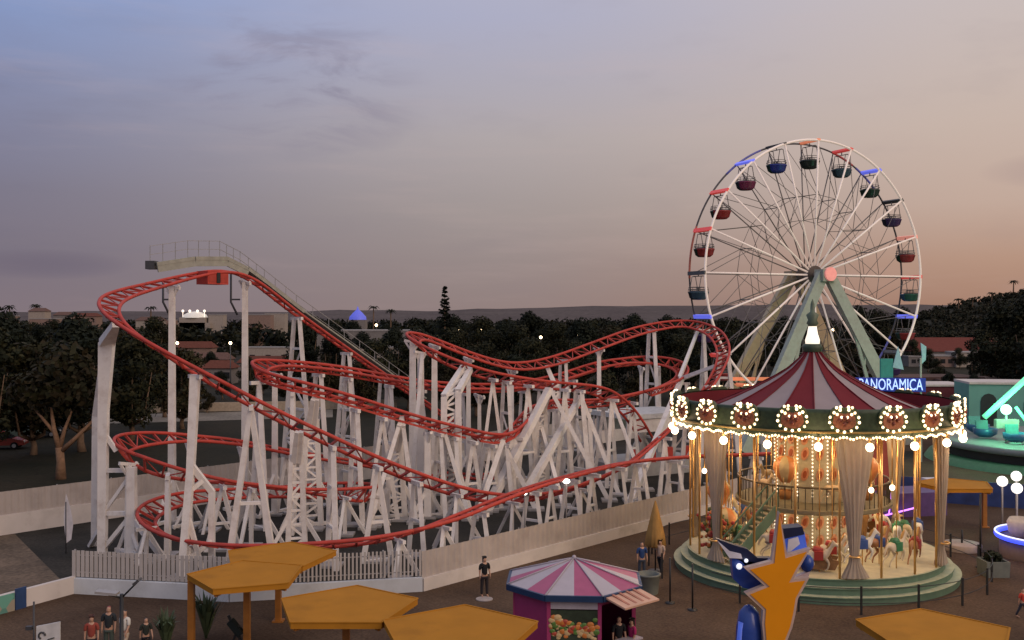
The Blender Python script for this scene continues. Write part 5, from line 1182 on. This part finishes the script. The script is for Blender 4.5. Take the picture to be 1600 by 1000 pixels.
b = MB(); b.prism([f_(*p_, 29.42) for p_ in ((1232, 843), (1247, 839), (1250, 850), (1230, 866))], (0, .05, 0)); b.prism([f_(*p_, 29.41) for p_ in ((1228, 867), (1261, 857), (1262, 861), (1229, 872))], (0, .06, 0)); b.build('box_trim', wht, bx, fixn=True)
b = MB(); b.ball(f_(1261, 880, 29.7), .2, 12, (1, 1, 1.3)); b.build('blue_ball', blue, t)
b = MB(); b.prism([f_(*p_, 29.6) for p_ in ((1238, 903), (1266, 893), (1262, 905), (1240, 911))], (0, .2, 0)); b.build('pale_arm', mat('pale pink trim', (.5, .38, .40), .5), t, fixn=True)

# ------------------------------------------------------------------ things on the paving, left
lp = P(190, 928, 25.5); t = thing('lamp_post', 'black two armed lamp post at the lower left', 'lamp post', (lp.x, lp.y, 0)); b = MB(); b.tube([(lp.x, lp.y, 0), (lp.x, lp.y, 2), lp], [.075, .06, .05], 8); b.build('pole', black, t)
for e_, m_ in ((P(151, 924, 25.5), greysteel), (P(219, 905, 25.5), darkgrey)):
    b = MB(); b.tube([lp - Z * .1, e_], .025, 6); a_ = b.build('arm', black, t); b = MB(); b.beam(e_, e_.lerp(lp, .85 if m_ is greysteel else .3), .26, h=.06); b.build('lamp_panel', m_, a_)
sb = P(75, 988, 31.5); t = thing('notice_board', 'white tilted notice board with dark emblem at the lower left corner', 'sign', (sb.x, sb.y, 0)); b = MB(); b.prism([sb + Vector((x, 0, z)) for x, z in ((-.36, -.6), (.36, -.6), (.36, .32), (-.36, .18))], (0, .06, 0)); bd = b.build('board', mat('white board', (.56, .55, .54), .6), t, fixn=True)
b = MB(); b.tube([sb + Vector((-.18, -.012, -.1)) + Vector((.1 * math.cos(a), 0, .1 * math.sin(a))) for a in [i * .55 for i in range(9)]], .03, 5); b.beam(sb + Vector((0, -.012, -.22)), sb + Vector((.2, -.012, -.16)), .04, h=.03); b.build('emblem', darkgrey, bd)
b = MB(); b.beam(Vector((sb.x, sb.y + .1, 0)), sb + Vector((0, .1, .1)), .07); b.build('post', darkgrey, t)
lq = P(53, 940, 33); t = thing('thin_pole', 'thin dark pole beside the white notice board', 'pole', (lq.x, lq.y, 0)); b = MB(); b.tube([(lq.x, lq.y, 0), lq], .03, 6); b.build('pole', darkgrey, t); b = MB(); b.beam(lq + Vector((-.25, 0, -.85)), lq + Vector((-.05, 0, -.85)), .12, h=.12); b.build('box', darkgrey, t)
def bush(px, D, h, r, label):
    c = GD(px, D); t = thing('bush', label, 'plant', c, 'bushes by the shade canopies'); b = MB()
    for k in range(46):
        a = rg.random() * 6.283; q = Vector((math.cos(a), math.sin(a), 0)); s = rg.uniform(.4, 1); w = Vector((-q.y, q.x, 0)) * .045
        p1 = c + q * r * s * .5 + Z * h * rg.uniform(.5, .8); p2 = c + q * r * s + Z * h * rg.uniform(.7, 1.05)
        b.add([c - w, c + w, p1 + w * 1.5, p1 - w * 1.5, p2], [(0, 1, 2, 3), (3, 2, 4)])
    b.build('leaves', mat('bush leaf', (.05, .075, .035), .6, var=.3), t)
bush(260, 36.5, 1.5, .7, 'spiky green bush left of the nearest ochre canopy post'); bush(322, 38, 1.7, .8, 'spiky green bush between the two posts of the nearest canopy')
c = GD(368, 37.0); t = thing('folded_stroller', 'dark folded stroller standing right of the canopy post', 'stroller', c); b = MB()
b.beam(c + Vector((-.25, 0, 1.15)), c + Vector((.2, 0, .25)), .1); b.beam(c + Vector((.15, 0, .75)), c + Vector((-.1, 0, .2)), .08); b.build('frame', black, t); b = MB(); b.beam(c + Vector((-.2, 0, .95)), c + Vector((.2, 0, .45)), .34, h=.22); b.build('seat', mat('dark fabric', (.015, .02, .02), .9), t)
for k in (-.12, .26): b = MB(); b.tube([c + Vector((k, -.03, .13)), c + Vector((k, .03, .13))], .13, 10); b.build('wheel', black, t)
person(143, 0, 1.66, .3, (.26, .06, .045), (.03, .03, .04), (.09, .03, .02), 'person with reddish hair in a rust top at the lower left', 'stand', True, g=GD(143, 35.3))
person(170, 0, 1.78, .1, (.03, .035, .04), (.07, .09, .08), (.24, .05, .04), 'tall person in black top and red cap beside the lamp post', 'stand', g=GD(170, 36.1))
person(194, 0, 1.70, -.4, (.58, .55, .50), (.45, .36, .28), (.03, .02, .018), 'person in a white shirt standing behind the lamp post', 'walk', g=GD(195, 35.9))
person(228, 0, 1.42, .6, (.03, .035, .03), (.02, .02, .025), (.015, .012, .01), 'dark haired child in black right of the lamp post', 'walk', g=GD(228, 35.9))
person(757, 933, 1.75, .5, (.02, .02, .022), (.035, .03, .032), (.012, .01, .01), 'person in dark clothes alone by the pinkish sheet fence', 'stand', True)
sl = G(757, 934); t = thing('ground_plate', 'pale round plate on the paving under the lone person', 'plate', sl + Vector((0, -.25, 0))); b = MB(); b.lathe(sl + Vector((0, -.25, 0)), [(.36, .002), (.36, .035), (.001, .04)], 20, smooth=False); b.build('plate', mat('plate', (.35, .30, .28), .6), t)
person(1004, 0, 1.7, .2, (.03, .06, .16), (.05, .06, .08), (.03, .02, .02), 'person in a blue shirt left of the folded yellow parasol', 'stand', g=GD(1003, 46.6))
person(1031, 0, 1.62, -.5, (.48, .36, .28), (.03, .03, .035), (.03, .02, .02), 'person in a peach top below the folded yellow parasol', 'walk', True, g=GD(1032, 47.4))
person(968, 0, 1.74, .3, (.02, .02, .022), (.02, .02, .024), (.02, .015, .012), 'person in black standing under the kiosk flap', 'stand', g=GD(967, 35.0))
person(987, 0, 1.62, -1.0, (.38, .03, .12), (.45, .42, .40), (.02, .014, .012), 'person in magenta top and white trousers at the kiosk flap', 'walk', True, g=GD(987, 35.1))
person(1594, 0, 1.2, .4, (.50, .06, .04), (.05, .05, .07), (.03, .02, .016), 'child in a red jacket cut by the right edge', 'walk', g=GD(1598, 40.5))
# folded parasol with table
c = GD(1024, 47.8); t = thing('folded_parasol', 'folded yellow parasol left of the carousel', 'parasol', c); b = MB(); b.tube([c, c + Z * 3.3], .035, 8); b.build('pole', black, t)
b = MB(); b.smooth = True
rows = [(3.32, .03), (2.9, .14), (2.3, .26), (1.75, .36), (1.25, .42), (1.18, .30)]
for z, r in rows:
    for j in range(24): a = j * .2618; rr_ = r * (1 + .22 * (-1) ** j * min(1, r * 3)); b.v.append(c + Vector((rr_ * math.cos(a), rr_ * math.sin(a), z)))
for i in range(len(rows) - 1):
    for j in range(24): b.face([(i + 1) * 24 + j, (i + 1) * 24 + (j + 1) % 24, i * 24 + (j + 1) % 24, i * 24 + j])
b.build('cloth', mat('parasol yellow', (.42, .24, .08), .75, var=.15, nscale=3), t); b = MB(); b.lathe(c, [(.35, 0), (.35, .08), (.05, .1)], 16); b.build('base', darkgrey, t)
c = GD(1013, 44.2); t = thing('round_bin', 'grey round bin near the folded yellow parasol', 'bin', c); b = MB(); b.lathe(c, [(.42, 0), (.5, .75), (.54, .78), (.54, .84), (.45, .84), (.42, .5)], 20); b.build('body', mat('bin grey', (.13, .14, .12), .6), t)
for px_, y_, lb in ((1013, 42.6, 'thin black post just left of the carousel steps, nearest the kiosk'), (1048, 41.6, 'thin black post in front of the left carousel steps')):
    c = GD(px_ + 34, y_); t = thing('queue_post', lb, 'post', c, 'thin black posts by the carousel'); b = MB(); b.tube([c, c + Z * 1.9], .04, 6); b.build('pole', black, t); b = MB(); b.lathe(c, [(.2, 0), (.2, .05), (.04, .08)], 12); b.build('base', black, t)

# ------------------------------------------------------------------ right side
# pale arena building with arched window and the teal lit wing
def wallblock(p0, p1, h, th, m, label, wins, nm='arena_wall'):
    t = thing(nm, label, 'building', p0); d = (p1 - p0); n = d.length; d.normalize(); q = Vector((-d.y, d.x, 0)); q = q if q.y > 0 else -q
    b = MB(); b.beam(p0 + q * th / 2 + Z * h / 2, p1 + q * th / 2 + Z * h / 2, th, h=h); b.build('wall', m, t)
    b = MB(); b.beam(p0 + q * th / 2 + Z * (h + .1), p1 + q * th / 2 + Z * (h + .1), th + .3, h=.2); b.build('coping', basewall, t)
    for s, w, z0, z1, arch in wins:
        c = p0 + d * s; pts = [(-w, z0), (w, z0), (w, z1)] + ([(w * math.cos(a), z1 + w * 1.1 * math.sin(a)) for a in (.5, 1.0, 1.57, 2.1, 2.6)] if arch else []) + [(-w, z1)]
        b = MB(); b.prism([c + d * x + Z * z - q * .05 for x, z in pts], q * .1); b.build('window', mat('dark opening', (.02, .03, .03), .4), t, fixn=True)
    return t
wallblock(GD(1360, 106), GD(1514, 106), 4.6, 5, mat('maroon booth', (.16, .04, .05), .7), 'low maroon booth building behind the carousel roof', [(3, .6, 1, 2.6, False), (6, .6, 1, 2.6, False)])
wallblock(GD(1514, 99), GD(1760, 97), 5.3, 5, mat('teal washed wall', (.16, .36, .31), .7, var=.12, nscale=.5), 'pale green walled hall with arched window at the right', [(1.8, .75, 1.2, 3.6, True), (5.6, .6, 2.6, 3.6, False), (8.5, .75, 1.2, 3.6, True)])
gr = mat('green lit tube', (.2, .8, .45), .4, emit=(.16, .85, .42), es=1.0)
rc = GD(1665, 84); t = thing('spinning_ride', 'round platform ride lit green at the right edge', 'ride', rc)
b = MB(); b.lathe(rc, [(10.8, 0), (10.4, .55), (7.6, .62), (7.6, .05)], 64); b.build('ramp', mat('green lit floor', (.06, .20, .09), .5, var=.2), t)  # green glow on the ramp is painted into its colour as well
b = MB(); b.lathe(rc, [(9.6, 1.25), (9.9, 1.35), (9.9, 1.75), (9.5, 1.85), (.01, 1.95)], 64); b.build('deck', mat('grey deck', (.21, .24, .22), .5, var=.12), t)
b = MB(); b.lathe(rc, [(9.4, .6), (9.4, 1.3)], 48); b.build('gap_shade', black, t)  # black band stands in for the shade in the gap under the deck
for k in range(9):
    a = R(150 + k * 30); c = rc + Vector((6.6 * math.cos(a), 6.6 * math.sin(a), 2.0)); b = MB(); b.lathe(c, [(.5, 0), (.9, .25), (.95, .7), (.8, .7), (.7, .3)], 14); cr_ = b.build('ride_car', mat('ride car blue', (.03, .12, .24), .35), t)
    b = MB(); b.beam(c + Vector((0, .55, .5)), c + Vector((0, .7, 1.3)), 1.0, h=.12); b.build('back_rest', mat('ride car teal', (.05, .28, .26), .4), cr_)
b = MB(); b.tube([P(1538, 652, 82), P(1612, 584, 82)], .24, 8); b.build('lit_arm', gr, t)
b = MB(); b.tube([P(1587, 636, 82), P(1606, 662, 82)], .13, 8); b.build('lit_arm', gr, t)
b = MB(); q = P(1572, 640, 82); b.ball(q, .42, 12); b.build('lamp', mat('green lamp', (.5, 1, .7), .4, emit=(.4, 1, .6), es=2.6), t)
b = MB(); b.tube([q - Z * .3, Vector((q.x, q.y, 1.9))], .10, 8); b.build('mast', greysteel, t)
b = MB(); q = P(1555, 662, 82); b.beam(q, P(1590, 662, 82), .5, h=.7); b.build('hub_box', mat('tan hub', (.36, .32, .28), .6), t)
for lx, e_ in ((1560, 620), (1610, 520)):
    ld = bpy.data.lights.new('green ride lamp', 'POINT'); ld.energy = e_; ld.color = (.18, 1, .5); ld.shadow_soft_size = .4; lo = bpy.data.objects.new('green_light', ld); COL.objects.link(lo); lo.location = P(lx, 632, 80.5)
c = GD(1500, 66); b = MB(); a_, e_ = GD(1330, 68), GD(1620, 63); b.beam(a_ + Z * .75, e_ + Z * .75, .08, h=1.5); t = tag(b.build('tarpaulin_fence', mat('blue tarpaulin', (.022, .045, .16), .6, var=.45, nscale=1.1, bump=.6)), 'dark blue tarpaulin fence behind the small ochre canopy', 'fence')
# lamp standards with globes
for px_, py_, D_, lb in ((1566, 752, 56, 'white globe lamp on thin stem, leftmost of the three by the blue ride'), (1588, 744, 57.5, 'white globe lamp on thin stem, highest of the three by the blue ride'), (1589, 763, 54.5, 'white globe lamp on thin stem, lowest of the three by the blue ride')):
    q = P(px_, py_, D_); t = thing('globe_lamp_post', lb, 'lamp', (q.x, q.y, 0), 'globe lamps by the blue ride'); b = MB(); b.tube([(q.x, q.y, 0), q], .05, 6); b.build('stem', greysteel, t); b = MB(); b.ball(q, .29, 12); b.build('globe', mat('white globe', (.95, .95, .95), .4, emit=(1, .93, .85), es=1.5), t)
# blue edged cup ride
c = GD(1641, 50.8); t = thing('cup_ride', 'small round ride with blue neon rim cut by the right edge', 'ride', c)
b = MB(); b.lathe(c, [(2.3, 0), (2.3, .85), (.01, .9)], 40); b.build('base', mat('ride base', (.16, .11, .09), .6), t)
b = MB(); b.tube([c + Vector((2.42 * math.cos(k * .1257), 2.42 * math.sin(k * .1257), 1.0)) for k in range(50)], .13, 8, closed=True); b.build('neon_rim', mat('blue neon', (.05, .06, .6), .4, emit=(.06, .10, 1), es=1.3), t)
b = MB(); b.tube([c + Vector((2.5 * math.cos(k * .1257), 2.5 * math.sin(k * .1257), 1.14)) for k in range(50)], .04, 5, closed=True); b.build('neon_tube', mat('white neon', (.6, .6, .9), .4, emit=(.75, .75, 1), es=1.2), t)
for k in range(5):
    a = k * 1.2566 + 2.8; q = c + Vector((1.35 * math.cos(a), 1.35 * math.sin(a), .9)); b = MB(); b.lathe(q, [(.25, 0), (.55, .25), (.62, .75), (.5, .95), (.42, .7)], 16); b.build('cup', mat('cup cream', (.55, .47, .40), .5), t)
b = MB(); b.tube([c + Z * .9, c + Z * 3.0], .1, 8); b.build('centre_post', greysteel, t)
# planter, round table, purple lit ride behind the carousel
c = GD(1552, 47.2); t = thing('planter_box', 'grey planter box with dark plant right of the carousel', 'planter', c); b = MB(); b.lathe(c, [(.72, 0), (.76, .72), (.66, .72), (.62, .55)], 4, a0=.78, a1=.78 + 2 * math.pi, smooth=False); b.build('box', mat('planter grey', (.16, .17, .15), .8, var=.15), t); b = MB(); leaf_cloud(b, [(c.x, c.y, .85, .42)], 240, .11, rg, 1, .6); b.build('plant', foliage[0], t)
c = GD(1503, 52.4); t = thing('round_platform', 'pale round disc on the paving right of the carousel curtain', 'platform', c); b = MB(); b.lathe(c, [(.95, 0), (.95, .3), (.9, .34), (.01, .34)], 28); b.build('disc', mat('pale disc', (.36, .28, .23), .6), t); b = MB(); b.tube([c + Z * .3, c + Z * 1.0], .05, 6); b.build('stub_post', black, t)
nz_ = mat('purple neon', (.6, .2, .8), .4, emit=(.62, .22, 1), es=2.0); c = GD(1403, 62); t = thing('neon_ride', 'ride with purple neon tubes seen through the carousel poles', 'ride', c)
b = MB(); b.box(c + Z * .7, (5.0, 2.4, 1.4), .2); b.build('body', mat('violet body', (.10, .05, .18), .5), t)
b = MB(); b.tube([P(1388, 805, 60.6), P(1392, 775, 60.6), P(1400, 730, 60.6)], .06, 6); b.build('neon_tube', nz_, t)
b = MB(); b.tube([P(1380, 806, 60.5), P(1436, 792, 60.5)], .05, 6); b.build('neon_tube', nz_, t)
b = MB(); b.box(c + Z * 3.4 + Vector((-1.2, 0, 0)), (1.6, .3, 4.0), .2); b.build('back_panel', mat('rust panel', (.28, .05, .03), .6), t)
c = GD(1455, 64.2); t = thing('red_machine', 'small red coin machine in front of the blue tarpaulin', 'machine', c); b = MB(); b.box(c + Z * .8, (.9, .7, 1.6), .1, .9); b.build('cabinet', mat('machine red', (.40, .03, .03), .4), t); b = MB(); b.box(c + Z * 1.68, (.95, .75, .16), .1); b.build('top', wht, t)
# signpost pole by the far right canopy
c = GD(1532, 48.6); t = thing('thin_mast', 'tall thin black mast right of the carousel', 'mast', c); b = MB(); b.tube([c, c + Z * 3.5], .05, 6); b.build('pole', black, t); b = MB(); b.lathe(c, [(.22, 0), (.22, .06), (.05, .1)], 12); b.build('base', black, t)
